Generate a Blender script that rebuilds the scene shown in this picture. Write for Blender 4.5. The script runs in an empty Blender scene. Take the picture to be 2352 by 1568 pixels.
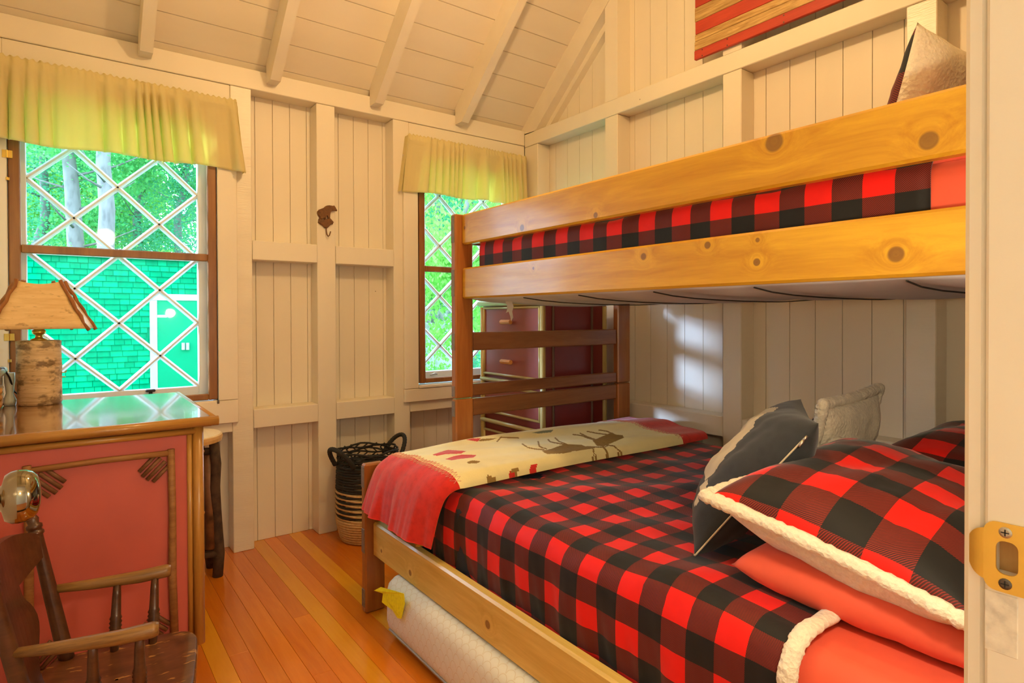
import bpy, math, random
from mathutils import Vector, Matrix
random.seed(7)
S = bpy.context.scene
COL = S.collection
PI = math.pi
# ------------------------------------------------------------------ camera (pixel frame 2352 x 1568)
CF, CYAW, CPITCH, CROLL, CPY = 1385.6, .63767, -.00952, -.00344, 739.4
CLOC = Vector((0, 0, 1.2))
_f = Vector((math.sin(CYAW)*math.cos(CPITCH), math.cos(CYAW)*math.cos(CPITCH), math.sin(CPITCH)))
_r = Vector((math.cos(CYAW), -math.sin(CYAW), 0)); _u = _r.cross(_f)
CR = _r*math.cos(CROLL)+_u*math.sin(CROLL); CU = _u*math.cos(CROLL)-_r*math.sin(CROLL)
cam = bpy.data.cameras.new('camera'); cam_o = bpy.data.objects.new('camera', cam); COL.objects.link(cam_o)
cam.sensor_width = 36; cam.lens = 36*CF/2352; cam.shift_y = (CPY-784)/2352; cam.clip_start = .02; cam.clip_end = 200
m = Matrix((( CR.x, CU.x, -_f.x, CLOC.x), (CR.y, CU.y, -_f.y, CLOC.y), (CR.z, CU.z, -_f.z, CLOC.z), (0, 0, 0, 1)))
cam_o.matrix_world = m
S.camera = cam_o
def on(px, py, axis, val):
    d = _f+CR*((px-1176)/CF)-CU*((py-CPY)/CF)
    return CLOC+d*((val-CLOC[axis])/d[axis])
# ------------------------------------------------------------------ world, sun, exposure
S.view_settings.view_transform = 'Standard'; S.view_settings.look = 'None'
S.view_settings.exposure = 0.0; S.view_settings.gamma = 1.0; S.view_settings.use_curve_mapping = False
w = bpy.data.worlds.new('sky'); S.world = w; w.use_nodes = True
bg = w.node_tree.nodes['Background']; bg.inputs[0].default_value = (.52, .74, 1.0, 1); bg.inputs[1].default_value = 10.5
sun = bpy.data.lights.new('sun', 'SUN'); sun.energy = 9; sun.angle = .13; sun.color = (.45, .63, 1.0)
sun_o = bpy.data.objects.new('sun', sun); COL.objects.link(sun_o)
sun_o.rotation_euler = Vector((.86, -.47, -.14)).to_track_quat('-Z', 'Y').to_euler()

# ------------------------------------------------------------------ object helpers
OFF = {}
def label(o, lab=None, cat=None, group=None, kind=None):
    if lab: o['label'] = lab
    if cat: o['category'] = cat
    if group: o['group'] = group
    if kind: o['kind'] = kind
    return o
def thing(name, lab, cat, loc=(0, 0, 0), group=None, kind=None):
    o = bpy.data.objects.new(name, None); COL.objects.link(o); o.location = loc; o.empty_display_size = .05
    OFF[o.name] = Vector(loc); return label(o, lab, cat, group, kind)
def obj(name, V, F, mat, parent=None, uv=None, smooth=False, mi=None, local=False):
    """One mesh object. V in world metres (or in the parent's own frame when local)."""
    off = Vector((0, 0, 0))
    if parent is not None and not local: off = OFF.get(parent.name, off)
    me = bpy.data.meshes.new(name)
    me.from_pydata([(v[0]-off[0], v[1]-off[1], v[2]-off[2]) for v in V], [], F)
    for mm in (mat if isinstance(mat, (list, tuple)) else [mat]): me.materials.append(mm)
    if mi:
        for p, k in zip(me.polygons, mi): p.material_index = k
    if smooth: me.polygons.foreach_set('use_smooth', [True]*len(me.polygons))
    if uv:
        l = me.uv_layers.new(name='UVMap')
        vi = [0]*len(me.loops); me.loops.foreach_get('vertex_index', vi)
        for k, i in enumerate(vi): l.data[k].uv = uv[i]
    me.update()
    o = bpy.data.objects.new(name, me); COL.objects.link(o)
    if parent is not None:
        o.parent = parent; OFF[o.name] = off
    else: OFF[o.name] = Vector((0, 0, 0))
    return o
def thick(o, t, offset=0.0):
    md = o.modifiers.new('solid', 'SOLIDIFY'); md.thickness = t; md.offset = offset; return o
def rebase(o, base):
    """Put a one-mesh thing's origin at its base."""
    b = Vector(base); o.data.transform(Matrix.Translation(-b)); o.location = b; return o
# ---- shapes: each returns (verts, faces)
def join(*ps):
    V, F = [], []
    for v, f in ps:
        n = len(V); V += list(v); F += [tuple(i+n for i in q) for q in f]
    return V, F
def cbox(x0, x1, y0, y1, z0, z1, c=.003):
    lo, hi = (x0, y0, z0), (x1, y1, z1); c = min(c, .45*(x1-x0), .45*(y1-y0), .45*(z1-z0))
    V, idx = [], {}
    for sx in (0, 1):
        for sy in (0, 1):
            for sz in (0, 1):
                s = (sx, sy, sz)
                for a in range(3):
                    p = [(hi if s[k] else lo)[k] for k in range(3)]
                    for k in range(3):
                        if k != a: p[k] += -c if s[k] else c
                    idx[s, a] = len(V); V.append(tuple(p))
    F = []
    for a in range(3):
        b, d = [k for k in range(3) if k != a]
        for s in (0, 1):
            q = []
            for (i, j) in ((0, 0), (1, 0), (1, 1), (0, 1)):
                t = [0]*3; t[a] = s; t[b] = i; t[d] = j; q.append(idx[tuple(t), a])
            F.append(tuple(q))
    for k in range(3):
        a, b = [t for t in range(3) if t != k]
        for i in (0, 1):
            for j in (0, 1):
                t0 = [0]*3; t0[a] = i; t0[b] = j; t1 = list(t0); t1[k] = 1; t0 = tuple(t0); t1 = tuple(t1)
                F.append((idx[t0, a], idx[t1, a], idx[t1, b], idx[t0, b]))
    for s in [(i, j, k) for i in (0, 1) for j in (0, 1) for k in (0, 1)]:
        F.append((idx[s, 0], idx[s, 1], idx[s, 2]))
    cen = Vector(((x0+x1)/2, (y0+y1)/2, (z0+z1)/2)); G = []
    for q in F:
        P = [Vector(V[i]) for i in q]; n = (P[1]-P[0]).cross(P[2]-P[0]); mid = sum(P, Vector())/len(P)
        G.append(q if n.dot(mid-cen) > 0 else q[::-1])
    return V, G
def box(name, mat, parent, *a, **k):
    return obj(name, *cbox(*a, **k), mat, parent)
def frame(d):
    d = Vector(d).normalized(); a = Vector((0, 0, 1)) if abs(d.z) < .9 else Vector((1, 0, 0))
    u = d.cross(a).normalized(); return u, d.cross(u).normalized()
def tube(P, R, n=10, caps=True, closed=False):
    P = [Vector(p) for p in P]; N = len(P)
    if not isinstance(R, (list, tuple)): R = [R]*N
    V, F = [], []; u = None
    for i in range(N):
        if closed: d = (P[(i+1) % N]-P[i-1])
        else: d = P[min(i+1, N-1)]-P[max(i-1, 0)]
        if d.length < 1e-9: d = Vector((0, 0, 1))
        d.normalize()
        if u is None: u, _ = frame(d)
        u = (u-d*u.dot(d)).normalized(); v = d.cross(u)
        for k in range(n):
            t = 2*PI*k/n; V.append(tuple(P[i]+(u*math.cos(t)+v*math.sin(t))*R[i]))
    for i in range(N if closed else N-1):
        j = (i+1) % N
        for k in range(n): F.append((i*n+k, i*n+(k+1) % n, j*n+(k+1) % n, j*n+k))
    if caps and not closed: F.append(tuple(range(n))[::-1]); F.append(tuple((N-1)*n+k for k in range(n)))
    return V, F
def lathe(prof, c=(0, 0, 0), n=24, axis='z'):
    V, F = [], []
    for r, h in prof:
        for k in range(n):
            t = 2*PI*k/n; a, b = r*math.cos(t), r*math.sin(t)
            p = {'z': (a, b, h), 'x': (h, a, b), 'y': (b, h, a)}[axis]
            V.append((p[0]+c[0], p[1]+c[1], p[2]+c[2]))
    for i in range(len(prof)-1):
        for k in range(n): F.append((i*n+k, i*n+(k+1) % n, (i+1)*n+(k+1) % n, (i+1)*n+k))
    F.append(tuple(range(n))[::-1]); F.append(tuple((len(prof)-1)*n+k for k in range(n)))
    return V, F
def prism(poly, axis, a0, a1):
    """poly in the two other axes (cyclic order x->(y,z), y->(x,z), z->(x,y))."""
    def P(p, a): return {'x': (a, p[0], p[1]), 'y': (p[0], a, p[1]), 'z': (p[0], p[1], a)}[axis]
    ar = sum(poly[i-1][0]*poly[i][1]-poly[i][0]*poly[i-1][1] for i in range(len(poly)))
    if (ar < 0) != (axis == 'y'): poly = poly[::-1]
    n = len(poly); V = [P(p, a0) for p in poly]+[P(p, a1) for p in poly]
    F = [tuple(range(n))[::-1], tuple(range(n, 2*n))]+[(i, (i+1) % n, n+(i+1) % n, n+i) for i in range(n)]
    return V, F
def inside(poly, x, y):
    r = False; j = len(poly)-1
    for i in range(len(poly)):
        if (poly[i][1] > y) != (poly[j][1] > y) and x < (poly[j][0]-poly[i][0])*(y-poly[i][1])/(poly[j][1]-poly[i][1])+poly[i][0]: r = not r
        j = i
    return r
def clip(poly, x0, x1, y0, y1):
    for ax, val, s in ((0, x0, 1), (0, x1, -1), (1, y0, 1), (1, y1, -1)):
        out = []
        for i in range(len(poly)):
            a, b = poly[i-1], poly[i]; da, db = s*(a[ax]-val), s*(b[ax]-val)
            if (da >= 0) != (db >= 0):
                t = da/(da-db); out.append((a[0]+(b[0]-a[0])*t, a[1]+(b[1]-a[1])*t))
            if db >= 0: out.append(b)
        poly = out
        if len(poly) < 3: return []
    return poly
def noise1(x, s=0): return math.sin(x*1.7+s)+.6*math.sin(x*3.1+s*2.3+1)+.35*math.sin(x*6.3+s*1.1+2)
# ------------------------------------------------------------------ materials
def new_mat(name):
    m = bpy.data.materials.new(name); m.use_nodes = True; nt = m.node_tree
    return m, nt, nt.nodes['Principled BSDF']
class NT:
    def __init__(s, nt): s.nt = nt
    def n(s, t, **kw):
        x = s.nt.nodes.new(t)
        for k, v in kw.items(): setattr(x, k, v)
        return x
    def l(s, a, b): s.nt.links.new(a, b)
    def coord(s, scale=(1, 1, 1), kind='Object', rot=(0, 0, 0)):
        tc = s.n('ShaderNodeTexCoord'); mp = s.n('ShaderNodeMapping')
        mp.inputs['Scale'].default_value = scale; mp.inputs['Rotation'].default_value = rot; s.l(tc.outputs[kind], mp.inputs[0]); return mp.outputs[0]
    def noise(s, vec, scale, detail=3, rough=.5, dist=0):
        x = s.n('ShaderNodeTexNoise'); x.inputs['Scale'].default_value = scale; x.inputs['Detail'].default_value = detail
        x.inputs['Roughness'].default_value = rough; x.inputs['Distortion'].default_value = dist; s.l(vec, x.inputs['Vector']); return x.outputs[0]
    def ramp(s, fac, stops):
        x = s.n('ShaderNodeValToRGB'); cr = x.color_ramp
        while len(cr.elements) < len(stops): cr.elements.new(.5)
        for e, (p, c) in zip(cr.elements, stops): e.position = p; e.color = (*c, 1)
        s.l(fac, x.inputs[0]); return x.outputs[0]
    def math(s, op, a, b=None, clampv=False):
        x = s.n('ShaderNodeMath', operation=op); x.use_clamp = clampv
        for k, v in ((0, a), (1, b)):
            if v is None: continue
            if isinstance(v, (int, float)): x.inputs[k].default_value = v
            else: s.l(v, x.inputs[k])
        return x.outputs[0]
    def mix(s, fac, a, b, mode='MIX'):
        x = s.n('ShaderNodeMix', data_type='RGBA', blend_type=mode)
        for k, v in ((0, fac), (6, a), (7, b)):
            if isinstance(v, (int, float)): x.inputs[k].default_value = v
            elif isinstance(v, tuple): x.inputs[k].default_value = (*v, 1)
            else: s.l(v, x.inputs[k])
        return x.outputs[2]
    def bump(s, h, strength, dist, bsdf):
        x = s.n('ShaderNodeBump'); x.inputs['Strength'].default_value = strength; x.inputs['Distance'].default_value = dist
        s.l(h, x.inputs['Height']); s.l(x.outputs[0], bsdf.inputs['Normal'])
def plain(name, col, rough=.5, var=.06, vs=6, bump=0, bs=80, metal=0, spec=.5, coat=0, sheen=0, bd=.002, scale=(1, 1, 1), nails=False):
    m, nt, b = new_mat(name); k = NT(nt); v = k.coord(scale)
    d = tuple(max(0, c*(1-var*2)) for c in col); e = tuple(min(1, c*(1+var)) for c in col)
    base = k.ramp(k.noise(v, vs, 4), [(.25, d), (.5, col), (.75, e)])
    if nails:      # scattered nail holes in the paint
        vo = k.n('ShaderNodeTexVoronoi'); vo.inputs['Scale'].default_value = 6.5; k.l(k.coord(), vo.inputs['Vector']); sp = k.n('ShaderNodeSeparateColor'); k.l(vo.outputs['Color'], sp.inputs[0])
        hole = k.math('MULTIPLY', k.math('LESS_THAN', vo.outputs['Distance'], .022), k.math('GREATER_THAN', sp.outputs[0], .62)); base = k.mix(k.math('MULTIPLY', hole, .75), base, (.16, .08, .03))
    k.l(base, b.inputs['Base Color'])
    b.inputs['Roughness'].default_value = rough; b.inputs['Metallic'].default_value = metal; b.inputs['Specular IOR Level'].default_value = spec
    b.inputs['Coat Weight'].default_value = coat; b.inputs['Coat Roughness'].default_value = .08
    b.inputs['Sheen Weight'].default_value = sheen
    if bump: k.bump(k.noise(v, bs, 3), bump, bd, b)
    return m
def wood(name, c0, c1, axis=1, rough=.35, dens=1.0, knots=(), kaxes=(1, 2), coat=0, rnd=0, bump=.15, ring=.6, dark=(.16, .07, .02)):
    """Grain along one object axis; knots = (u, v, radius) in the plane of kaxes."""
    m, nt, b = new_mat(name); k = NT(nt)
    sc = [9*dens]*3; sc[axis] = .7*dens
    tc = k.n('ShaderNodeTexCoord'); vec = tc.outputs['Object']
    if rnd:
        oi = k.n('ShaderNodeObjectInfo'); ad = k.n('ShaderNodeVectorMath', operation='ADD'); cm = k.n('ShaderNodeCombineXYZ')
        for i, mu in enumerate((7.3, 3.1, 5.7)): k.l(k.math('MULTIPLY', oi.outputs['Random'], mu), cm.inputs[i])
        k.l(vec, ad.inputs[0]); k.l(cm.outputs[0], ad.inputs[1]); vec = ad.outputs[0]
    warp = None; mask = None
    sep = None
    if knots:
        sep = k.n('ShaderNodeSeparateXYZ'); k.l(tc.outputs['Object'], sep.inputs[0])
        for (ku, kv, kr) in knots:
            du = k.math('SUBTRACT', sep.outputs[kaxes[0]], ku); dv = k.math('SUBTRACT', sep.outputs[kaxes[1]], kv)
            dd = k.math('SQRT', k.math('ADD', k.math('POWER', du, 2.0), k.math('POWER', dv, 2.0)))
            q = k.math('DIVIDE', dd, kr)
            disk = k.math('SUBTRACT', 1.0, k.math('SMOOTH_MIN', q, 1.0) if False else k.math('MULTIPLY', k.math('SUBTRACT', q, .85), 4.0, True), True)
            halo = k.math('POWER', 2.718, k.math('MULTIPLY', q, -.75))
            mask = disk if mask is None else k.math('MAXIMUM', mask, disk)
            warp = halo if warp is None else k.math('ADD', warp, halo)
    mp = k.n('ShaderNodeMapping'); mp.inputs['Scale'].default_value = sc; k.l(vec, mp.inputs[0]); v = mp.outputs[0]
    if warp is not None:
        ad = k.n('ShaderNodeVectorMath', operation='ADD'); cm = k.n('ShaderNodeCombineXYZ')
        for i in range(3): k.l(k.math('MULTIPLY', warp, .8), cm.inputs[i])
        k.l(v, ad.inputs[0]); k.l(cm.outputs[0], ad.inputs[1]); v = ad.outputs[0]
    g = k.noise(v, 2.2, 6, .65, ring); f = k.noise(v, 14, 3, .6)
    h = k.math('ADD', k.math('MULTIPLY', g, .8), k.math('MULTIPLY', f, .2))
    cm_ = tuple((a+b2)/2 for a, b2 in zip(c0, c1))
    col = k.ramp(h, [(.33, c0), (.5, cm_), (.66, c1)])
    if rnd:
        col = k.mix(1.0, col, k.ramp(oi.outputs['Random'], [(0, tuple(1-rnd for _ in range(3))), (1, (1, 1, 1))]), 'MULTIPLY')
    if mask is not None: col = k.mix(k.math('MULTIPLY', mask, .8), col, dark)
    k.l(col, b.inputs['Base Color']); b.inputs['Roughness'].default_value = rough
    b.inputs['Coat Weight'].default_value = coat; b.inputs['Coat Roughness'].default_value = .12
    k.bump(h, bump, .002, b)
    return m
def plaid(name, pu, pv, ou=0, ov=0, red=(.86, .012, .006), blk=(.012, .012, .012), hatch=260):
    m, nt, b = new_mat(name); k = NT(nt); tc = k.n('ShaderNodeTexCoord'); sp = k.n('ShaderNodeSeparateXYZ'); k.l(tc.outputs['UV'], sp.inputs[0])
    jag = k.math('MULTIPLY', k.math('SUBTRACT', k.math('PINGPONG', k.math('MULTIPLY', k.math('ADD', sp.outputs[0], sp.outputs[1]), hatch), .5), .25), .012)
    def stripe(x, p, o): return k.math('GREATER_THAN', k.math('FRACT', k.math('ADD', k.math('DIVIDE', k.math('ADD', x, jag if False else 0.0), p), o)), .5)
    a = stripe(sp.outputs[0], pu, ou); c = stripe(sp.outputs[1], pv, ov)
    tw = k.math('GREATER_THAN', k.math('FRACT', k.math('MULTIPLY', k.math('ADD', sp.outputs[0], k.math('MULTIPLY', sp.outputs[1], .9)), hatch)), .62)
    nz = k.noise(k.coord((1, 1, 1)), 9, 3)
    mid = k.mix(tw, (.055, .012, .008), (.26, .02, .012))
    col = k.mix(k.math('MULTIPLY', a, c), k.mix(k.math('MAXIMUM', a, c), blk, mid), red)
    col = k.mix(1.0, col, k.ramp(nz, [(.3, (.82, .82, .82)), (.7, (1, 1, 1))]), 'MULTIPLY')
    k.l(col, b.inputs['Base Color']); b.inputs['Roughness'].default_value = .62; b.inputs['Sheen Weight'].default_value = .18; b.inputs['Sheen Roughness'].default_value = .4
    b.inputs['Specular IOR Level'].default_value = .25
    k.bump(k.noise(k.coord((1, 1, 1)), 30, 3), .12, .004, b)
    return m
M = {}
M['paint'] = plain('cream paint', (.86, .78, .62), .42, .025, 3, .12, 26, spec=.45, bd=.003, scale=(1, 1, .35), nails=True)
M['paint_rough'] = plain('rough cream paint', (.86, .78, .62), .3, .03, 5, .35, 70, spec=.6, bd=.003, scale=(.35, .35, 3))
M['trim'] = plain('cream gloss paint', (.88, .79, .63), .34, .02, 3, .1, 18, bd=.002)
M['ceil'] = plain('cream ceiling paint', (.86, .77, .60), .5, .035, 4, .15, 30, scale=(.3, 1, 1), nails=True)
M['plaster'] = plain('hall paint', (.82, .72, .55), .6, .02)
M['screen_wood'] = wood('brown stained screen wood', (.20, .075, .015), (.36, .15, .035), 2, .35)
M['sash'] = plain('white sash paint', (.78, .86, .92), .4, .02)
M['brass'] = plain('brass', (.78, .52, .12), .28, .05, 20, metal=1)
M['brass_dull'] = plain('worn brass plate', (.85, .55, .10), .42, .06, 25, metal=.75, bump=.1, bs=60)
M['steel'] = plain('steel screw', (.5, .46, .38), .35, metal=.9)
M['steel_dark'] = plain('dark screw', (.12, .10, .08), .4, metal=.8)
M['black'] = plain('black plastic', (.012, .012, .012), .5)
M['iron'] = plain('rusty cast iron', (.17, .072, .02), .75, .25, 60, .5, 90)
M['chrome'] = plain('dark polished knob', (.26, .23, .17), .07, .02, metal=1)
# ================================================================== THE SETTING
XL, XR, XB = -.235, 2.559, 2.664       # left wall, stud face of the right wall, its boards
YW, YB = 3.30, 3.41                    # stud face of the window wall, its boards
YF = .173                              # room face of the front wall (with the door)
SL = .855; YRDG = 1.735
def ceil_z(y): return 2.492+SL*(3.334-y) if y >= YRDG else 2.492+SL*(3.334-YRDG)-SL*(YRDG-y)
ZR = ceil_z(YRDG)
W1 = (-.20, .62, .775, 2.17); W2 = (1.72, 2.52, .765, 2.17)      # wall openings x0 x1 z0 z1
# ---- floor: strip planks running towards the window wall
fl = box('floor', plain('subfloor', (.25, .12, .04), .8), None, XL-.1, XB+.05, YF-.12, YB+.06, -.06, -.021, c=.001)
label(fl, 'glossy orange fir plank floor of the bedroom', 'floor', kind='structure')
FM = [wood('fir plank '+n, a, b, 1, .2, 1.0, coat=.35, rnd=.14, bump=.04) for n, a, b in (
    ('orange', (.70, .185, .006), (.82, .245, .010)), ('red', (.64, .155, .005), (.76, .21, .008)), ('yellow', (.80, .30, .008), (.90, .40, .016)))]
P_ = .066; x = .984-P_*20; i = -20
while x < XB+.05:
    yel = i in (0, -3, 7, 12, -9, 17)
    cuts = [YF-.12]+sorted(random.uniform(.4, 3.2) for _ in range(random.choice((1, 1, 2))))+[YB+.02]
    if i in (-3, 0): cuts = [YF-.12, YB+.02]
    for a, b in zip(cuts, cuts[1:]):
        if x+P_ < XL-.05: continue
        box('floor_plank', FM[2] if yel else FM[random.choice((0, 0, 0, 1, 1))], fl, x+.0003, x+P_-.0003, a+.0003, b-.0003, -.021, 0, c=.0007)
    x += P_; i += 1
# ---- window wall
def holes_boxes(x0, x1, z0, z1, y0, y1, holes):
    xs = sorted({x0, x1}|{h[0] for h in holes}|{h[1] for h in holes}); ps = []
    for a, b in zip(xs, xs[1:]):
        h = [q for q in holes if q[0] <= a+1e-6 and q[1] >= b-1e-6]
        if h: ps += [cbox(a, b, y0, y1, z0, h[0][2], .0005), cbox(a, b, y0, y1, h[0][3], z1, .0005)]
        else: ps.append(cbox(a, b, y0, y1, z0, z1, .0005))
    return join(*ps)
wb = obj('wall_back', *holes_boxes(XL-.1, XB+.06, -.06, 2.56, YB+.02, YB+.06, [W1, W2]), M['paint'])
label(wb, 'cream painted board wall with two lattice windows and open studs', 'wall', kind='structure')
def back_boards():
    seams = [XL]
    s = .822-.0915*12
    while s < XB: 
        if s > XL+.02: seams.append(s)
        s += .0915
    seams.append(XB)
    for a, b in zip(seams, seams[1:]):
        segs = [(0, 2.47)]
        for h in (W1, W2):
            if b > h[0] and a < h[1]: segs = [(0, h[2]), (h[3], 2.47)]
        for z0, z1 in segs:
            box('wall_board', M['paint'], wb, a+.0008, b-.0008, YB, YB+.02, z0, z1, c=.0022)
back_boards()
for a, b in ((.679, .779), (1.116, 1.219), (1.572, 1.675)):
    box('stud', M['paint_rough'] if a < .7 else M['paint'], wb, a, b, YW, YB, 0, 2.372, c=.003)
box('stud', M['paint'], wb, XL, XL+.03, YW, YB, 0, 2.372)
box('top_plate', M['paint'], wb, XL, XR, YW-.001, YB, 2.374, 2.475, c=.003)
box('frieze_board', M['paint'], wb, XL, XB, YB-.03, YB, 2.475, 2.53, c=.001)
box('header', M['paint'], wb, XL+.03, .678, YW+.001, YB, 2.17, 2.371)
box('header', M['paint'], wb, 1.676, XR, YW+.001, YB, 2.17, 2.371)
for a, b in ((.78, 1.115), (1.22, 1.571)):
    box('rail', M['paint'], wb, a, b, YW-.004, YB, 1.497, 1.597); box('rail', M['paint'], wb, a, b, YW-.004, YB, .625, .722)
box('rail', M['paint'], wb, XL+.03, .678, YW, YB, .618, .69); box('rail', M['paint'], wb, 1.676, XR, YW, YB, .622, .70)
# casings proud of the studs
box('casing', M['trim'], wb, .612, .703, YW-.022, YW-.001, .785, 2.17); box('casing', M['trim'], wb, XL+.001, -.19, YW-.022, YW-.001, .785, 2.17)
box('apron', M['trim'], wb, XL+.001, .703, YW-.022, YW-.001, .668, .783)
box('casing', M['trim'], wb, 1.63, 1.724, YW-.022, YW-.001, .765, 2.17)
box('apron', M['trim'], wb, 1.63, XR-.002, YW-.022, YW-.001, .685, .763); box('casing', M['trim'], wb, 2.512, XR-.001, YW-.022, YW-.001, .765, 2.17)
box('sill', M['trim'], wb, 1.726, 2.51, YW-.03, YW+.05, .765, .783); box('sill', M['trim'], wb, -.188, .61, YW-.02, YW+.05, .775, .787)
# ---- bed wall (gable)
def gable(y0, y1, ztop=0): return [(y0, -.06), (y1, -.06), (y1, ceil_z(y1)+ztop), (YRDG, ZR+ztop), (y0, ceil_z(y0)+ztop)]
wr = obj('wall_right', *prism(gable(YF-.115, YB+.06, .0), 'x', XB+.02, XB+.06), M['paint'])
label(wr, 'cream board gable wall with open studs behind the bunk bed', 'wall', kind='structure')
ys = []; y = .995-.1165*7
while y < YB: ys.append(y); y += .1165
ys.append(YB)
for a, b in zip(ys, ys[1:]):
    a2, b2 = a+.0014, b-.0014
    top = [(b2, ceil_z(b2)-.002), (a2, ceil_z(a2)-.002)]
    if a2 < YRDG < b2: top = [top[0], (YRDG, ZR-.002), top[1]]
    obj('wall_board', *prism([(a2, 0), (b2, 0)]+top, 'x', XB, XB+.02), M['paint'], wr)
STY = [(.06, .16), (.849, .949), (1.64, 1.74), (2.43, 2.53)]
for a, b in STY:
    mt = M['paint_rough'] if a < 1 else M['paint']
    if b > YF: box('stud', mt, wr, XR, XB, max(a, YF), b, 0, 2.360, c=.003)
    if a > 1: obj('stud', *prism([(a, 2.452), (b, 2.452), (b, ceil_z(b)-.175 if b > YRDG else ceil_z(b)-.175), (a, ceil_z(a)-.175)], 'x', XR+.002, XB), M['paint'], wr)
box('corner_post', M['paint'], wr, XR, XB, 3.157, YW, 0, 2.360, c=.003)
box('collar_beam', M['paint'], wr, XR-.001, XB, YF, YW, 2.362, 2.451, c=.003)
for a, b in ((YF, .848), (.95, 1.639), (1.741, 2.429), (2.531, 3.156)):
    box('rail', M['paint'], wr, XR, XB, a+.001, b-.001, .612, .71)
# ---- ceiling: deck, planks, rafters
def slab(d, t): return [(YF-.115, ceil_z(YF-.115)+d), (YRDG, ZR+d), (YB+.06, ceil_z(YB+.06)+d), (YB+.06, ceil_z(YB+.06)+d+t), (YRDG, ZR+d+t), (YF-.115, ceil_z(YF-.115)+d+t)]
ce = obj('ceiling', *prism(slab(.03, .05), 'x', XL-.1, XB+.06), M['ceil'])
label(ce, 'cream painted sloping plank ceiling with exposed rafters', 'ceiling', kind='structure')
cs = [3.312-.1145*k for k in range(15)]; cs = [YB]+[c for c in cs if c > YRDG+.03]+[YRDG]
for a, b in zip(cs[1:], cs):
    for side in (0, 1):
        f = (lambda y: y) if side == 0 else (lambda y: 2*YRDG-y)
        lift = random.uniform(0, .003)
        q = [(f(a+.0028), ceil_z(a+.0028)), (f(b-.0028), ceil_z(b-.0028)-lift), (f(b-.0028), ceil_z(b-.0028)+.028), (f(a+.0028), ceil_z(a+.0028)+.028)]
        obj('ceiling_plank', *prism(q, 'x', XL, XB), M['ceil'], ce)
def rafter(x0, x1, name='rafter', tail=True):
    lo = lambda y: 2.472+SL*(3.157-y)
    for side in (0, 1):
        f = (lambda y: y) if side == 0 else (lambda y: 2*YRDG-y)
        q = [(YW-.0015, lo(3.222)), (3.222, lo(3.222)), (YRDG, lo(YRDG)), (YRDG, ZR-.001), (YW-.0015, ceil_z(YW)-.001)]
        if side == 1: q = [(f(a), b) for a, b in q]
        obj(name, *prism(q, 'x', x0, x1), M['trim'] if False else M['ceil'], ce)
for xc in (.310, .880, 1.452, 2.026): rafter(xc-.026, xc+.026)
def gable_rafter():
    lo = lambda y: 2.472+SL*(3.157-y)
    for side in (0, 1):
        q = [(3.18, 2.452), (YW+.01, 2.452), (YB, 2.46), (YB, ceil_z(YB)-.001), (YRDG, ZR-.001), (YRDG, lo(YRDG))]
        if side == 1: q = [(2*YRDG-a, b) for a, b in q]
        obj('gable_rafter', *prism(q, 'x', XR, XB-.045), M['ceil'], ce)
        q2 = [(3.13, 2.452), (YRDG, lo(YRDG)-.055), (YRDG, lo(YRDG)), (3.18, 2.452)]
        if side == 1: q2 = [(2*YRDG-a, b) for a, b in q2]
        obj('gable_ledger', *prism(q2, 'x', XB-.045, XB), M['ceil'], ce)
gable_rafter()
box('ridge_beam', M['ceil'], ce, XL, XR, YRDG-.02, YRDG+.02, ZR-.19, ZR-.03)
# ---- left wall, front wall with the doorway, hall behind the camera
wl = obj('wall_left', *prism(gable(YF-.115, YB+.06), 'x', XL-.05, XL), M['paint'])
label(wl, 'cream painted wall behind the red dresser', 'wall', kind='structure')
DX0, DX1, DZ = -.13, .63, 2.03
wf = obj('wall_front', *holes_boxes(XL-.05, XB+.05, 0, 2.5, YF-.115, YF, [(DX0-.02, DX1+.02, -.1, DZ+.02)]), M['paint'])
label(wf, 'cream wall around the doorway beside the head of the bed', 'wall', kind='structure')
hl = obj('wall_hall', *join(cbox(-1.2, 1.8, -1.75, -1.7, 0, 2.5, .001), cbox(-1.25, -1.2, -1.75, YF-.115, 0, 2.5, .001), cbox(1.8, 1.85, -1.75, YF-.115, 0, 2.5, .001), cbox(-1.25, 1.85, -1.75, YF-.115, 2.44, 2.5, .001)), M['plaster'])
label(hl, 'plain cream walls of the hall outside the bedroom door', 'wall', kind='structure')
hf = box('floor_hall', FM[1], None, -1.25, 1.85, -1.75, YF-.121, -.06, 0, c=.001); label(hf, 'fir floor of the hall outside the door', 'floor', kind='structure')
# door frame: jamb with the strike mortise, casing set back a little
tr = thing('trim_1', 'cream painted door jamb at the right edge with a brass strike plate', 'door frame', (DX1, YF-.06, 0), kind='structure')
JY0 = YF-.125
mz0, mz1, my0, my1 = .982, 1.012, .1485, .1655
jam = join(cbox(DX1, DX1+.02, JY0, YF, 0, mz0, .0025), cbox(DX1, DX1+.02, JY0, YF, mz1, DZ, .0025), cbox(DX1, DX1+.02, JY0, my0, mz0, mz1, .0003), cbox(DX1, DX1+.02, my1, YF, mz0, mz1, .0003))
obj('jamb', *jam, M['trim'], tr)
box('latch_mortise', wood('raw jamb wood', (.42, .20, .05), (.60, .33, .10), 2, .7), tr, DX1+.012, DX1+.0195, my0-.002, my1+.002, mz0-.002, mz1+.002, c=.0003)
box('jamb', M['trim'], tr, DX0-.02, DX0, JY0, YF, 0, DZ, c=.0025); box('jamb', M['trim'], tr, DX0-.02, DX1+.02, JY0, YF, DZ, DZ+.02, c=.0025)
box('casing', M['trim'], tr, DX1+.004, DX1+.095, YF, YF+.0165, 0, DZ+.09, c=.004)
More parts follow.
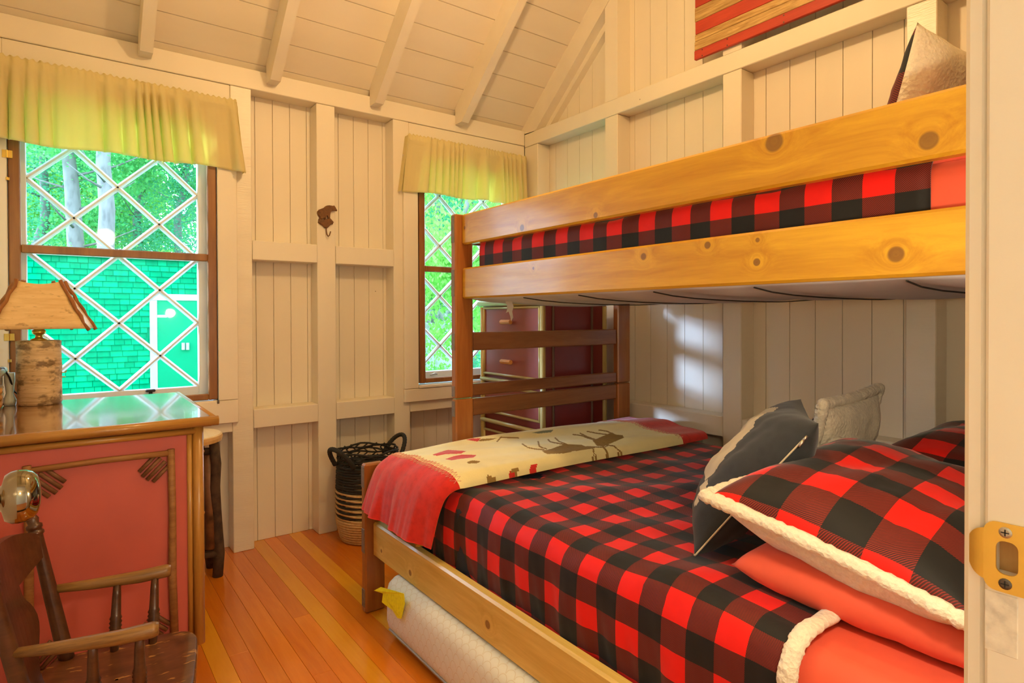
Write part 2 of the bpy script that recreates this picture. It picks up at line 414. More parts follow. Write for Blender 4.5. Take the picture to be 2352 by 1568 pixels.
box('casing', M['trim'], tr, DX0-.094, DX0-.006, YF, YF+.0165, 0, DZ+.09, c=.004); box('casing', M['trim'], tr, DX0-.004, DX1+.003, YF, YF+.0165, DZ+.006, DZ+.09, c=.004)
box('filler_patch', plain('filled mortise', (.80, .72, .58), .6, .12, 90, .4, 120), tr, DX1-.0008, DX1+.001, .150, .1725, .915, .966, c=.0006)
def rrect(y0, y1, z0, z1, r, n=5):
    P = []
    for cy, cz, a0 in ((y1-r, z1-r, 0), (y0+r, z1-r, PI/2), (y0+r, z0+r, PI), (y1-r, z0+r, 1.5*PI)):
        P += [(cy+r*math.cos(a0+PI/2*k/n), cz+r*math.sin(a0+PI/2*k/n)) for k in range(n+1)]
    return P
def strike():
    o = rrect(.122, YF, .968, 1.026, .009); i = rrect(my0+.001, my1-.001, mz0+.001, mz1-.001, .006)
    n = len(o); V = []; F = []
    for xx in (DX1-.0022, DX1-.0002):
        V += [(xx, a, b) for a, b in o]+[(xx, a, b) for a, b in i]
    for k in range(n):
        j = (k+1) % n
        F += [(k, n+k, n+j, j), (2*n+k, 2*n+j, 3*n+j, 3*n+k), (k, j, 2*n+j, 2*n+k), (n+k, 3*n+k, 3*n+j, n+j)]
    # curved lip bending round the jamb edge towards the room
    L = []; m2 = 8; b = len(V)
    for q in range(m2+1):
        t = q/m2; a = t*1.0; yy = YF-.003+.017*math.sin(a); xx = DX1-.0022+.010*(1-math.cos(a)); h = .022-.010*t*t
        V += [(xx, yy, .997-h), (xx, yy, .997+h), (xx+.0018, yy-.0006, .997-h), (xx+.0018, yy-.0006, .997+h)]
    for q in range(m2):
        i0 = b+4*q; i1 = i0+4
        F += [(i0, i0+1, i1+1, i1), (i0+2, i1+2, i1+3, i0+3), (i0, i1, i1+2, i0+2), (i0+1, i0+3, i1+3, i1+1)]
    F.append((b+4*m2, b+4*m2+1, b+4*m2+3, b+4*m2+2))
    return V, F
sp = obj('strike_plate', *strike(), M['brass_dull'], tr); sp['label'] = 'worn brass strike plate'
for zz, mm in ((1.0185, M['steel']), (.9755, M['steel_dark'])):
    sc = obj('screw', *lathe([(.0046, DX1-.0018), (.0046, DX1-.0027), (.003, DX1-.0034), (.0003, DX1-.0035)], (0, .158, zz), 16, 'x'), mm, sp)
    obj('screw_slot', *join(cbox(DX1-.0037, DX1-.0033, .1552, .1608, zz-.0005, zz+.0005, .0001), cbox(DX1-.0037, DX1-.0033, .1575, .1585, zz-.0028, zz+.0028, .0001)), M['black'], tr)
# the open door with its knob
dr = thing('door_1', 'cream door standing open at the left with a dark polished oval knob', 'door', (DX0, YF, 0), kind='structure')
box('door_leaf', M['trim'], dr, -.17, -.13, .18, .938, .01, 2.01, c=.004)
kn = obj('door_knob', *lathe([(.0085, -.075), (.0088, -.066), (.012, -.061), (.015, -.058), (.025, -.0555), (.0285, -.050), (.0295, -.044), (.0288, -.037), (.026, -.031), (.021, -.0265), (.013, -.024), (.004, -.0232), (.0005, -.023)], (0, .872, 1.0), 32, 'x'), M['chrome'], dr, smooth=True)
obj('knob_shank', *lathe([(.03, -.1295), (.03, -.124), (.026, -.120), (.012, -.117), (.0095, -.110), (.0088, -.076)], (0, .872, 1.0), 24, 'x'), plain('knob shank', (.55, .42, .26), .3, metal=.8), dr, smooth=True)
# ================================================================== WINDOWS
def glass_mat():
    m, nt, b = new_mat('clear window glass'); k = NT(nt); nt.nodes.remove(b)
    tr = k.n('ShaderNodeBsdfTransparent'); tr.inputs[0].default_value = (.97, .985, .975, 1); gl = k.n('ShaderNodeBsdfGlossy'); gl.inputs['Roughness'].default_value = .03
    mx = k.n('ShaderNodeMixShader'); mx.inputs[0].default_value = .007; k.l(tr.outputs[0], mx.inputs[1]); k.l(gl.outputs[0], mx.inputs[2])
    k.l(mx.outputs[0], nt.nodes['Material Output'].inputs[0]); return m
M['glass'] = glass_mat()
def make_window(n, dx, fx0, fx1, lab):
    t = thing('window_%d' % n, lab, 'window', ((fx0+fx1)/2, YW, .78), kind='structure')
    op = W1 if n == 1 else W2
    # jamb lining of the opening, out to the sheathing
    for nm, a in (('jamb', (op[0], op[0]+.018, YW+.012, YB+.075, op[2]+.018, op[3])), ('jamb', (op[1]-.018, op[1], YW+.012, YB+.075, op[2]+.018, op[3])), ('jamb', (op[0]+.018, op[1]-.018, YW+.012, YB+.075, op[3]-.018, op[3])), ('outer_sill', (op[0], op[1], YW+.052, YB+.12, op[2]-.005, op[2]+.017))):
        box(nm, M['sash'], t, *a, c=.002)
    # hinged brown screen frame on the room side
    y0, y1 = YW-.016, YW+.010; zb, zt = .792, 2.165; z1, z2 = 1.476, 1.512
    for nm, a in (('screen_stile', (fx0, fx0+.040, y0, y1, zb, zt)), ('screen_stile', (fx1-.040, fx1, y0, y1, zb, zt)), ('screen_rail', (fx0+.040, fx1-.040, y0+.001, y1-.001, zb, zb+.03)), ('screen_rail', (fx0+.040, fx1-.040, y0+.001, y1-.001, zt-.03, zt)), ('screen_rail', (fx0+.040, fx1-.040, y0+.001, y1-.001, z1, z2))):
        box(nm, M['screen_wood'], t, *a, c=.004)
    # white casement sash with a diamond lattice
    gx0, gx1, gz0, gz1 = -.130+dx, .534+dx, .858, 2.121; hx, hz = .166, .1579; sy0, sy1 = 3.345, 3.378
    sx0, sx1 = op[0]+.02, op[1]-.02
    for nm, a in (('sash_stile', (sx0, gx0, sy0, sy1, op[2]+.022, 2.150)), ('sash_stile', (gx1, sx1, sy0, sy1, op[2]+.022, 2.150)), ('sash_rail', (gx0, gx1, sy0, sy1, op[2]+.022, gz0)), ('sash_rail', (gx0, gx1, sy0, sy1, gz1, 2.150))):
        box(nm, M['sash'], t, *a, c=.003)
    bars = []
    for s in (1, -1):
        for k in range(-8, 12):
            # line z = gz0 + s*(x-gx0)*hz/hx + 2*k*hz
            pts = []
            for xx in (gx0, gx1):
                zz = gz0+s*(xx-gx0)*hz/hx+2*k*hz; pts.append((xx, zz))
            (xa, za), (xb, zb_) = pts
            def lim(xa, za, xb, zb_):
                t0, t1 = 0, 1; dz = zb_-za
                for val, sg in ((gz0, 1), (gz1, -1)):
                    a = sg*(za-val); b = sg*(zb_-val)
                    if a < 0 and b < 0: return None
                    if a < 0: t0 = max(t0, a/(a-b))
                    if b < 0: t1 = min(t1, a/(a-b))
                if t1-t0 < .02: return None
                return (xa+(xb-xa)*t0, za+dz*t0, xa+(xb-xa)*t1, za+dz*t1)
            r = lim(xa, za, xb, zb_)
            if r: bars.append(r)
    for xa, za, xb, zb_ in bars:
        d = Vector((xb-xa, 0, zb_-za)).normalized(); nrm = Vector((-d.z, 0, d.x)); hw = .0118
        A, B = Vector((xa, 0, za)), Vector((xb, 0, zb_)); V = []
        for P in (A, B):
            for sgn, yy in ((-1, 3.357), (1, 3.357), (.35, 3.347), (-.35, 3.347), (-1, 3.366), (1, 3.366)):
                q = P+nrm*hw*sgn; V.append((q.x, yy, q.z))
        o_ = [4, 5, 1, 2, 3, 0]
        F = [tuple(o_), tuple(6+i for i in o_[::-1])]+[(o_[i], 6+o_[i], 6+o_[(i+1) % 6], o_[(i+1) % 6]) for i in range(6)]
        obj('muntin', V, F, M['sash'], t)
    for i in range(-1, 6):
        for j in range(-1, 10):
            if (i+j) % 2 == 0: continue
            cx, cz = gx0+i*hx, gz0+j*hz
            p = clip([(cx-hx, cz), (cx, cz-hz), (cx+hx, cz), (cx, cz+hz)], gx0, gx1, gz0, gz1)
            if len(p) >= 3 and abs(sum(p[k-1][0]*p[k][1]-p[k][0]*p[k-1][1] for k in range(len(p)))) > 1e-3:
                obj('pane', *prism(p, 'y', 3.3605, 3.3625), M['glass'], t)
    return t
w1 = make_window(1, 0, -.187, .608, 'left lattice window above the red dresser, green shed beyond it')
w2 = make_window(2, 1.877, 1.735, 2.506, 'lattice window in the corner behind the bunk bed')
for z0, z1 in ((1.868, 1.900), (1.775, 1.787), (1.105, 1.135), (1.015, 1.027)):
    big = z1-z0 > .02
    h = box('hinge', M['brass'], w1, -.205 if big else -.194, -.171 if big else -.181, YW-.0255, YW-.0165, z0, z1, c=.0008)
    obj('hinge_pin', *tube([(-.1885, YW-.027, z0), (-.1885, YW-.027, z1)], .003, 8), M['brass'], w1)
box('latch', M['black'], w1, .305, .345, 3.328, 3.344, .846, .858, c=.003); obj('latch', *tube([(.325, 3.336, .845), (.325, 3.330, .832)], .008, 8), M['black'], w1)
box('catch', M['steel_dark'], w1, .604, .612, YW-.032, YW-.023, .772, .79, c=.001)
obj('latch', *tube([(1.835, 3.340, .835), (1.865, 3.338, .842), (1.885, 3.338, .838)], .004, 8), M['steel'], w2)
# ================================================================== VALANCES
def cloth_mat(name, col, tcol, tf=.45):
    m, nt, b = new_mat(name); k = NT(nt); nt.nodes.remove(b); v = k.coord()
    d = k.n('ShaderNodeBsdfDiffuse'); t = k.n('ShaderNodeBsdfTranslucent'); mx = k.n('ShaderNodeMixShader')
    k.l(k.ramp(k.noise(v, 5, 3), [(.3, tuple(c*.93 for c in col)), (.7, col)]), d.inputs[0]); t.inputs[0].default_value = (*tcol, 1); mx.inputs[0].default_value = tf
    k.l(d.outputs[0], mx.inputs[1]); k.l(t.outputs[0], mx.inputs[2]); k.l(mx.outputs[0], nt.nodes['Material Output'].inputs[0])
    w_ = k.noise(k.coord(), 700, 2); bp = k.n('ShaderNodeBump'); bp.inputs['Strength'].default_value = .15; bp.inputs['Distance'].default_value = .001; k.l(w_, bp.inputs['Height']); k.l(bp.outputs[0], d.inputs['Normal'])
    return m
M['valance'] = cloth_mat('cream valance cotton', (.97, .80, .48), (.93, .98, .38), .38)
def valance(x0, x1, bx0, bx1, zt, zb, seed, lab, nf):
    rnd = random.Random(seed); t = thing('curtain_valance', lab, 'curtain', ((x0+x1)/2, YW-.06, zb), 'gathered cream valances over the windows')
    NX, NZ = 260, 26; V, F, UV = [], [], []
    ph = []; a = 0
    for i in range(NX+1):
        a += (2*PI*nf/NX)*(1+.75*math.sin(i*.043+seed)+.45*math.sin(i*.117+2*seed)); ph.append(a)
    amp = [.55+.45*math.sin(i*.05+seed*2)*math.sin(i*.021+1) for i in range(NX+1)]
    for j in range(NZ+1):
        s = j/NZ; z = zt+(zb-zt)*s
        for i in range(NX+1):
            u = i/NX; xx = (x0+(x1-x0)*u)*(1-s)+(bx0+(bx1-bx0)*u)*s
            A = (.005+.030*s**.8)*(.35+.75*amp[i]) if s > .10 else .006
            pin = math.exp(-((s-.11)/.03)**2)
            f = math.sin(ph[i]+.35*s*math.sin(i*.09+seed)); f = math.copysign(abs(f)**.75, f)
            y = YW-.045-.012*s+A*f*(1-.7*pin)-.004*pin
            fin = .004*math.sin(i*.9+seed)*(1 if s < .1 else .15)
            zz = z+fin*(1.3 if s < .08 else 0)+(.006*math.sin(i*.06+seed)+.004*f)*s
            V.append((xx+.010*s*math.cos(ph[i]), y+fin*.6, zz)); UV.append((u, s))
    for j in range(NZ):
        for i in range(NX): F.append((j*(NX+1)+i, j*(NX+1)+i+1, (j+1)*(NX+1)+i+1, (j+1)*(NX+1)+i))
    c = obj('fabric', V, F, M['valance'], t, UV, True); thick(c, .0012)
    e0 = obj('return', [(x0, YW-.045, zt-.01), (x0, YW-.003, zt-.01), (bx0, YW-.004, zb), (bx0, YW-.05, zb)], [(0, 1, 2, 3)], M['valance'], t); thick(e0, .0012)
    e1 = obj('return', [(x1, YW-.045, zt-.01), (x1, YW-.003, zt-.01), (bx1, YW-.004, zb), (bx1, YW-.05, zb)], [(0, 1, 2, 3)], M['valance'], t); thick(e1, .0012)
    obj('rod', *tube([(x0+.01, YW-.03, zt-.035), (x1-.01, YW-.03, zt-.035)], .004, 8), M['sash'], t)
    return t
valance(-.225, .70, -.225, .735, 2.288, 1.932, 1.3, 'wide gathered cream valance hanging over the left window', 15)
valance(1.648, 2.54, 1.60, 2.535, 2.290, 1.945, 4.1, 'gathered cream valance over the window in the corner', 15)
# ================================================================== BEAR HOOK
def pk(pts, ox, oy, s): return [(on(ox+a*s, oy+b*s, 1, YW-.012).x, on(ox+a*s, oy+b*s, 1, YW-.012).z) for a, b in pts]
hk = thing('coat_hook', 'rusty cast iron bear on a rock with a coat hook, screwed to the stud', 'hook', (1.17, YW, 1.65))
s_ = 120/1711
bear = pk([(560, 560), (565, 500), (620, 440), (700, 410), (770, 385), (830, 330), (880, 308), (960, 300), (1060, 318), (1085, 322), (1110, 305), (1130, 325), (1165, 375), (1190, 430), (1215, 460), (1205, 490), (1170, 490), (1130, 478), (1060, 488), (1000, 515), (985, 580), (975, 640), (972, 720), (900, 740), (895, 670), (870, 640), (840, 680), (845, 745), (790, 760), (760, 710), (725, 770), (640, 760), (635, 690), (590, 640)], 690, 450, s_)
rock = pk([(610, 740), (700, 745), (760, 770), (900, 735), (985, 720), (1050, 790), (1100, 850), (1070, 920), (1000, 930), (930, 1010), (880, 1050), (800, 1040), (740, 970), (660, 920), (590, 860)], 690, 450, s_)
def relief(poly, y0, y1, k=.82):
    cx = sum(p[0] for p in poly)/len(poly); cz = sum(p[1] for p in poly)/len(poly); n = len(poly)
    V = [(a, y1, b) for a, b in poly]+[(a, (y0*.55+y1*.45), b) for a, b in poly]+[(cx+(a-cx)*k, y0, cz+(b-cz)*k) for a, b in poly]
    F = [tuple(range(n)), tuple(range(2*n, 3*n))[::-1]]
    for r in (0, 1): F += [(r*n+i, r*n+(i+1) % n, (r+1)*n+(i+1) % n, (r+1)*n+i) for i in range(n)]
    return V, F
obj('bear', *relief(bear, YW-.016, YW-.0005, .9), M['iron'], hk); obj('rock', *relief(rock, YW-.014, YW-.0005, .85), M['iron'], hk)
hp = [on(690+a*s_, 450+b*s_, 1, YW-.012) for a, b in ((852, 1000), (852, 1150), (862, 1260), (890, 1325), (925, 1300), (945, 1220), (950, 1170))]
hp = [Vector((p.x, YW-.008-.022*k/6, p.z)) for k, p in enumerate(hp)]
obj('hook', *tube(hp, .0032, 8), M['iron'], hk, smooth=True)
# ================================================================== WOODEN STRIPE FLAG
fg = thing('wall_flag', 'wooden plank wall sign with red and natural stripes high on the gable wall', 'wall sign', (2.52, 1.35, 2.475))
fr = wood('red stained plank', (.40, .032, .014), (.60, .065, .028), 1, .5, 1.2, rnd=.15); fn = wood('weathered natural plank', (.33, .17, .035), (.78, .52, .20), 1, .65, 2.6, rnd=.15, ring=1.5)
z = 2.475
for hgt, kind in ((.046, 'r'), (.044, 'n'), (.034, 'n'), (.063, 'r'), (.070, 'n'), (.060, 'r'), (.045, 'n'), (.035, 'n'), (.06, 'r')):
    j = random.uniform(-.004, .004)
    box('plank', fr if kind == 'r' else fn, fg, XR-.022, XR-.004, .62+j, 1.884+j, z+.0006, z+hgt-.0006, c=.0022); z += hgt
for yy in (1.84, 1.70, 1.42, 1.14):
    for zz in (2.482, 2.512): obj('screw', *lathe([(.0035, XR-.0215), (.0035, XR-.0228), (.0005, XR-.0232)], (0, yy, zz), 8, 'x'), M['steel_dark'], fg)
box('batten', fn, fg, XR-.004, XR+.002, .8, .84, 2.50, 2.9, c=.001); box('batten', fn, fg, XR-.004, XR+.002, 1.66, 1.70, 2.50, 2.9, c=.001)
# ================================================================== BUNK BED
BL = Vector((1.75, 1.3, 0))
bed = thing('bunk_bed', 'orange pine bunk bed with a narrow upper bunk over a wide lower bed', 'bunk bed', BL)
def kn_(px, py, x, r): p = on(px, py, 0, x); return (p.y-BL.y, p.z-BL.z, r)
XG, XS = 1.426, .997
pine = ((.46, .205, .010), (.70, .40, .026))
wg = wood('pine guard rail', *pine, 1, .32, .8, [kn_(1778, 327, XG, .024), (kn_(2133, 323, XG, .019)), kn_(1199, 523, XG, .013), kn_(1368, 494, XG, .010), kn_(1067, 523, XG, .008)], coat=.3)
ws = wood('pine side rail', *pine, 1, .3, .8, [kn_(1478, 589, XG, .011), kn_(1625, 563, XG, .010), kn_(1740, 551, XG, .006), kn_(1738, 602, XG, .010), kn_(2058, 584, XG, .017), kn_(1225, 616, XG, .006)], coat=.3)
wlr = wood('pine lower rail', (.58, .37, .06), (.84, .62, .17), 1, .35, .8, [kn_(942, 1315, XS, .011), kn_(1120, 1434, XS, .013), kn_(876, 1265, XS, .007)], coat=.25)
wp = wood('stained bed post', (.30, .085, .016), (.46, .17, .035), 2, .3, 1.0, coat=.3, rnd=.15)
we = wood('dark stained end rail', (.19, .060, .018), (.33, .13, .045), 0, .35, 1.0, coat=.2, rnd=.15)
wend = plain('sawn rail end', (.21, .15, .09), .6, .15, 60)
YP0, YP1 = 2.300, 2.340
ZJ = .832
def end_frame(y0, y1, foot):
    posts = [(1.393, 1.487), (2.425, 2.522)]
    for a, b in posts:
        box('post', wp, bed, a, b, y0, y1, 0, ZJ-.0015, c=.006); box('post', wp, bed, a, b, y0, y1, ZJ+.0015, 1.656, c=.006)
    box('post', wp, bed, .965, 1.050, y0, y1, 0, .604, c=.006)
    ym0, ym1 = (y0+.010, y1-.006)
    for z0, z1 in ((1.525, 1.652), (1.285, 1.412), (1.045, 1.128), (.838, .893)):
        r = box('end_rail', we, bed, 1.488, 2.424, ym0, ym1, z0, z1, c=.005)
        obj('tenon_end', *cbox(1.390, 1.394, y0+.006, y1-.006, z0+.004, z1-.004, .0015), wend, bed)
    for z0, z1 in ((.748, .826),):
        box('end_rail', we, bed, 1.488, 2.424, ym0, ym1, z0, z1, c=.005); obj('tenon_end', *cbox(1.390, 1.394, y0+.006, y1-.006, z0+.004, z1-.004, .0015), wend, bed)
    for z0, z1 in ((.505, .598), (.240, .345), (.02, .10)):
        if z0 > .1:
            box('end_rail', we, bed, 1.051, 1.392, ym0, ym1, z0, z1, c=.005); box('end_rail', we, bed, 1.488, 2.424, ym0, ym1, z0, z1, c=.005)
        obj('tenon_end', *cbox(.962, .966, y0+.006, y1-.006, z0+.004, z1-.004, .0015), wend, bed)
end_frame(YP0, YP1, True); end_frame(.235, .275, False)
YH = .2755
box('guard_rail', wg, bed, XG, XG+.038, YH, YP0-.0005, 1.520, 1.655, c=.007)
box('side_rail', ws, bed, XG, XG+.038, YH, YP0-.0005, 1.280, 1.416, c=.007)
box('guard_rail', wg, bed, 2.452, 2.490, YH, YP0-.0005, 1.520, 1.655, c=.007); box('side_rail', ws, bed, 2.452, 2.490, YH, YP0-.0005, 1.280, 1.416, c=.007)
box('side_rail', wlr, bed, XS, XS+.038, YH, YP0-.0005, .230, .368, c=.007); box('side_rail', wlr, bed, 2.452, 2.490, YH, YP0-.0005, .230, .368, c=.007)
for k in range(9):
    yy = .42+k*.22; box('slat', wlr, bed, 1.036, 2.451, yy, yy+.07, .262, .280, c=.002)
    box('slat', wlr, bed, XG+.039, 2.451, yy, yy+.07, 1.287, 1.302, c=.002)
# fabric dust cover sagging under the upper bunk
V, F = [], []; NX, NY = 24, 90
for j in range(NY+1):
    for i in range(NX+1):
        u, v = i/NX, j/NY; e = (4*u*(1-u))**.6; yy = .30+1.985*v
        sag = .010+.022*abs(math.sin(v*PI*6.2+.6))**.7*e+.006*e*math.sin(v*23+u*5)
        V.append((XG+.012+(1.04)*u, yy, 1.284-sag*min(1, e*1.6)))
for j in range(NY):
    for i in range(NX): F.append((j*(NX+1)+i, j*(NX+1)+i+1, (j+1)*(NX+1)+i+1, (j+1)*(NX+1)+i))
dc = obj('dust_cover', V, F, plain('grey white dust cover', (.62, .64, .68), .7, .06, 8, .2, 60), bed, smooth=True); thick(dc, .002); dc['label'] = 'thin grey white dust cover under the upper bunk'
for v in (.12, .30, .47, .64, .80):
    yy = .30+1.985*v
    obj('seam', *tube([(XG+.03+1.0*q/10, yy-.10*q/10+.02*math.sin(q), 1.2735-.026*math.sin(PI*q/10)**.8) for q in range(11)], .0022, 6), M['black'], dc)
rag = [(1.585, 1.280), (1.64, 1.280), (1.632, 1.262), (1.640, 1.245), (1.632, 1.222), (1.637, 1.195), (1.626, 1.178), (1.622, 1.2), (1.612, 1.222), (1.598, 1.216), (1.606, 1.236), (1.600, 1.258)]
rg = obj('torn_strip', *prism(rag, 'y', 2.20, 2.2015), plain('torn white cloth', (.78, .72, .62), .8), dc)
for xa, xb in ((2.10, 2.17), (2.20, 2.26)):
    obj('torn_strip', *prism([(xa, 1.285), (xb, 1.285), (xb-.012, 1.268), (xb-.03, 1.262), (xa+.02, 1.27)], 'y', 2.24, 2.2415), plain('torn white cloth', (.78, .72, .62), .8), dc)
# ================================================================== MATTRESSES AND BEDDING
def rbox_path(x0, x1, z0, z1, r, n=6):
    """from the back hem over the top to the front hem (x1 back, x0 front)."""
    P = [(x1, z0+(z1-r-z0)*k/4) for k in range(4)]
    P += [(x1-r+r*math.cos(a), z1-r+r*math.sin(a)) for a in [PI/2*k/n for k in range(n+1)]]
    m = 26; P += [(x1-r+(x0+r-x1+r)*k/m, z1) for k in range(1, m)]
    P += [(x0+r-r*math.sin(a), z1-r+r*math.cos(a)) for a in [PI/2*k/n for k in range(n+1)]]
    P += [(x0, z1-r+(z0-z1+r)*k/9) for k in range(1, 10)]
    return P
def loft(path, ys, disp=None, ends=(0, 0)):
    """cloth shell: path in xz swept along y; ends = rounding radius at either y end."""
    arc = [0]
    for a, b in zip(path, path[1:]): arc.append(arc[-1]+math.hypot(b[0]-a[0], b[1]-a[1]))
    cx = (min(p[0] for p in path)+max(p[0] for p in path))/2; zt = max(p[1] for p in path); zl = min(p[1] for p in path)
    V, F, UV = [], [], []; n = len(path)
    for y in ys:
        k = 1; dz = 0
        for r, e in ((ends[0], y-ys[0]), (ends[1], ys[-1]-y)):
            if r and e < r: t = 1-e/r; q = 1-math.sqrt(max(0, 1-t*t)); dz = max(dz, q*r); k = min(k, 1-q*r/(path[0][0]-cx))
        for i, (x, z) in enumerate(path):
            X = cx+(x-cx)*k; Z = min(z, zt-dz) if dz else z
            if disp:
                d = disp(i, arc[i], y, x, z); X += d[0]; Z += d[1]
            V.append((X, y, Z)); UV.append((y, arc[i]))
    for j in range(len(ys)-1):
        for i in range(n-1): F.append((j*n+i, (j+1)*n+i, (j+1)*n+i+1, j*n+i+1))
    return V, F, UV
def lin(a, b, n): return [a+(b-a)*k/n for k in range(n+1)]
coral = plain('coral cotton', (.80, .115, .055), .6, .05, 7, .12, 14, spec=.3, sheen=.1, bd=.006)
M['coral'] = coral
def mattress(name, x0, x1, y0, y1, z0, z1, mat, lab, r=.05):
    V, F = [], []; n = 10
    def outline(ins):
        R = .06; P = []
        for cx, cy, a0 in ((x1-R, y1-R, 0), (x0+R, y1-R, PI/2), (x0+R, y0+R, PI), (x1-R, y0+R, 1.5*PI)):
            P += [(cx+(R-ins)*math.cos(a0+PI/2*k/5), cy+(R-ins)*math.sin(a0+PI/2*k/5)) for k in range(6)]
        return P
    lv = [(r*.7, z0)]+[(r*(1-math.sin(a)), z0+r*(1-math.cos(a))) for a in (.6, 1.1, PI/2)]+[(r*(1-math.cos(a)), z1-r+r*math.sin(a)) for a in (0, .5, 1.0, 1.3, PI/2)]
    for ins, z in lv: V += [(a, b, z) for a, b in outline(min(ins, .055))]
    m2 = 24
    for j in range(len(lv)-1):
        for i in range(m2): F.append((j*m2+i, j*m2+(i+1) % m2, (j+1)*m2+(i+1) % m2, (j+1)*m2+i))
    F.append(tuple(range(m2))[::-1]); F.append(tuple((len(lv)-1)*m2+i for i in range(m2)))
    o = obj(name, V, F, mat, None, None, True); rebase(o, ((x0+x1)/2, (y0+y1)/2, z0)); label(o, lab, 'mattress'); return o
mattress('mattress', 1.478, 2.440, .285, 2.255, 1.3035, 1.530, coral, 'upper bunk mattress in a coral sheet under the plaid blanket')
mattress('mattress', 1.062, 2.440, .285, 2.285, .2815, .588, coral, 'lower bed mattress in a coral sheet under the plaid blanket', .06)
pl_up = plaid('red black plaid upper', .135, .118, .30, .62)
pl_lo = plaid('red black plaid lower', .134, .1215, .56, .20)
# upper blanket
ysu = lin(.50, 2.18, 60)+[2.18+.105*math.sin(PI/2*k/8) for k in range(1, 9)]
Vv, Ff, Uu = loft(rbox_path(1.471, 2.447, 1.33, 1.545, .05), ysu, lambda i, s, y, x, z: (.0025*noise1(y*9, 1)*(1 if z < 1.52 else 0), .003*noise1(y*7+x*5) if z > 1.51 else 0), (0, .09))
up = obj('plaid_blanket', Vv, Ff, pl_up, None, Uu, True); rebase(up, (1.96, 1.3, 1.33)); thick(up, .005, -1)
label(up, 'red and black buffalo plaid blanket tucked over the upper bunk mattress', 'blanket', 'buffalo plaid blankets')
# quilt underneath at the foot of the lower bed
def quilt_mat():
    m, nt, b = new_mat('dark floral quilt'); k = NT(nt); v = k.coord(); vo = k.n('ShaderNodeTexVoronoi'); vo.inputs['Scale'].default_value = 16; k.l(v, vo.inputs['Vector'])
    k.l(k.ramp(k.math('ADD', vo.outputs['Distance'], k.math('MULTIPLY', k.noise(v, 30), .3)), [(.42, (.42, .05, .10)), (.5, (.20, .05, .08)), (.55, (.015, .02, .045)), (.8, (.02, .028, .05))]), b.inputs['Base Color'])
    b.inputs['Roughness'].default_value = .85; k.bump(k.noise(v, 25), .5, .01, b); return m
Vv, Ff, Uu = loft(rbox_path(1.053, 2.449, .335, .598, .06), lin(1.55, 2.29, 40), lambda i, s, y, x, z: ((.006*noise1(y*14, 2), 0) if z < .56 and x < 1.5 else (0, 0)), (0, .06))
q = obj('quilt', Vv, Ff, quilt_mat(), None, Uu, True); rebase(q, (1.75, 1.92, .335)); thick(q, .006, -1); label(q, 'dark floral quilt tucked in at the foot of the lower bed', 'quilt')
# lower plaid blanket, draped over the front and tucked behind the rail
HEAD = .575
def dl(i, s, y, x, z):
    if x > 2.3: return (0, 0)
    if z < .575:
        t = (.60-z)/.27; f = noise1(y*11+z*3, 3)*.5+noise1(y*23-z*6, 5)*.3
        return (-.010*t*f+.004-.012*math.sin(PI*min(1, t))*.6, 0)
    return (0, .0045*noise1(y*5+x*3, 1)+.003*noise1(x*9-y*4, 2))
Vv, Ff, Uu = loft(rbox_path(1.044, 2.451, .335, .606, .075, 9), lin(HEAD, 1.885, 150), dl)
lo = obj('plaid_blanket', Vv, Ff, pl_lo, None, Uu, True); rebase(lo, (1.75, 1.2, .335)); thick(lo, .008, -1)
label(lo, 'red and black buffalo plaid blanket spread over the wide lower bed', 'blanket', 'buffalo plaid blankets')
def sherpa_mat(name, col):
    m, nt, b = new_mat(name); k = NT(nt); v = k.coord(); n1 = k.noise(v, 85, 4, .7, .6); n2 = k.noise(v, 12, 3)
    vo = k.n('ShaderNodeTexVoronoi'); vo.inputs['Scale'].default_value = 110; k.l(v, vo.inputs['Vector'])
    k.l(k.ramp(n1, [(.3, tuple(c*.86 for c in col)), (.6, col)]), b.inputs['Base Color']); b.inputs['Roughness'].default_value = .95; b.inputs['Specular IOR Level'].default_value = .1; b.inputs['Sheen Weight'].default_value = .25
    k.bump(k.math('ADD', k.math('MULTIPLY', vo.outputs['Distance'], .5), k.math('ADD', k.math('MULTIPLY', n1, .6), n2)), .55, .012, b); return m
M['sherpa'] = sherpa_mat('cream sherpa fleece', (.93, .84, .65))
def fuzzy_tube(P, r, n=12, seed=0, closed=False, j=.18):
    rnd = random.Random(seed); R = [r*(1+rnd.uniform(-j, j)) for _ in P]
    return tube(P, R, n, True, closed)
hp = [Vector((x, HEAD, z)) for (x, z) in rbox_path(1.040, 2.451, .34, .612, .078, 9)[30:]]
hem = []
for a, b in zip(hp, hp[1:]):
    for k in range(3): hem.append(a.lerp(b, k/3))
hv, hf_ = fuzzy_tube(hem, .011, 10, 3, j=.10); hv = [(a, HEAD+(b-HEAD)*1.7, c) for a, b, c in hv]
obj('sherpa_hem', [(a-1.75, b-1.2, c-.335) for a, b, c in hv], hf_, M['sherpa'], lo, None, True, local=True)
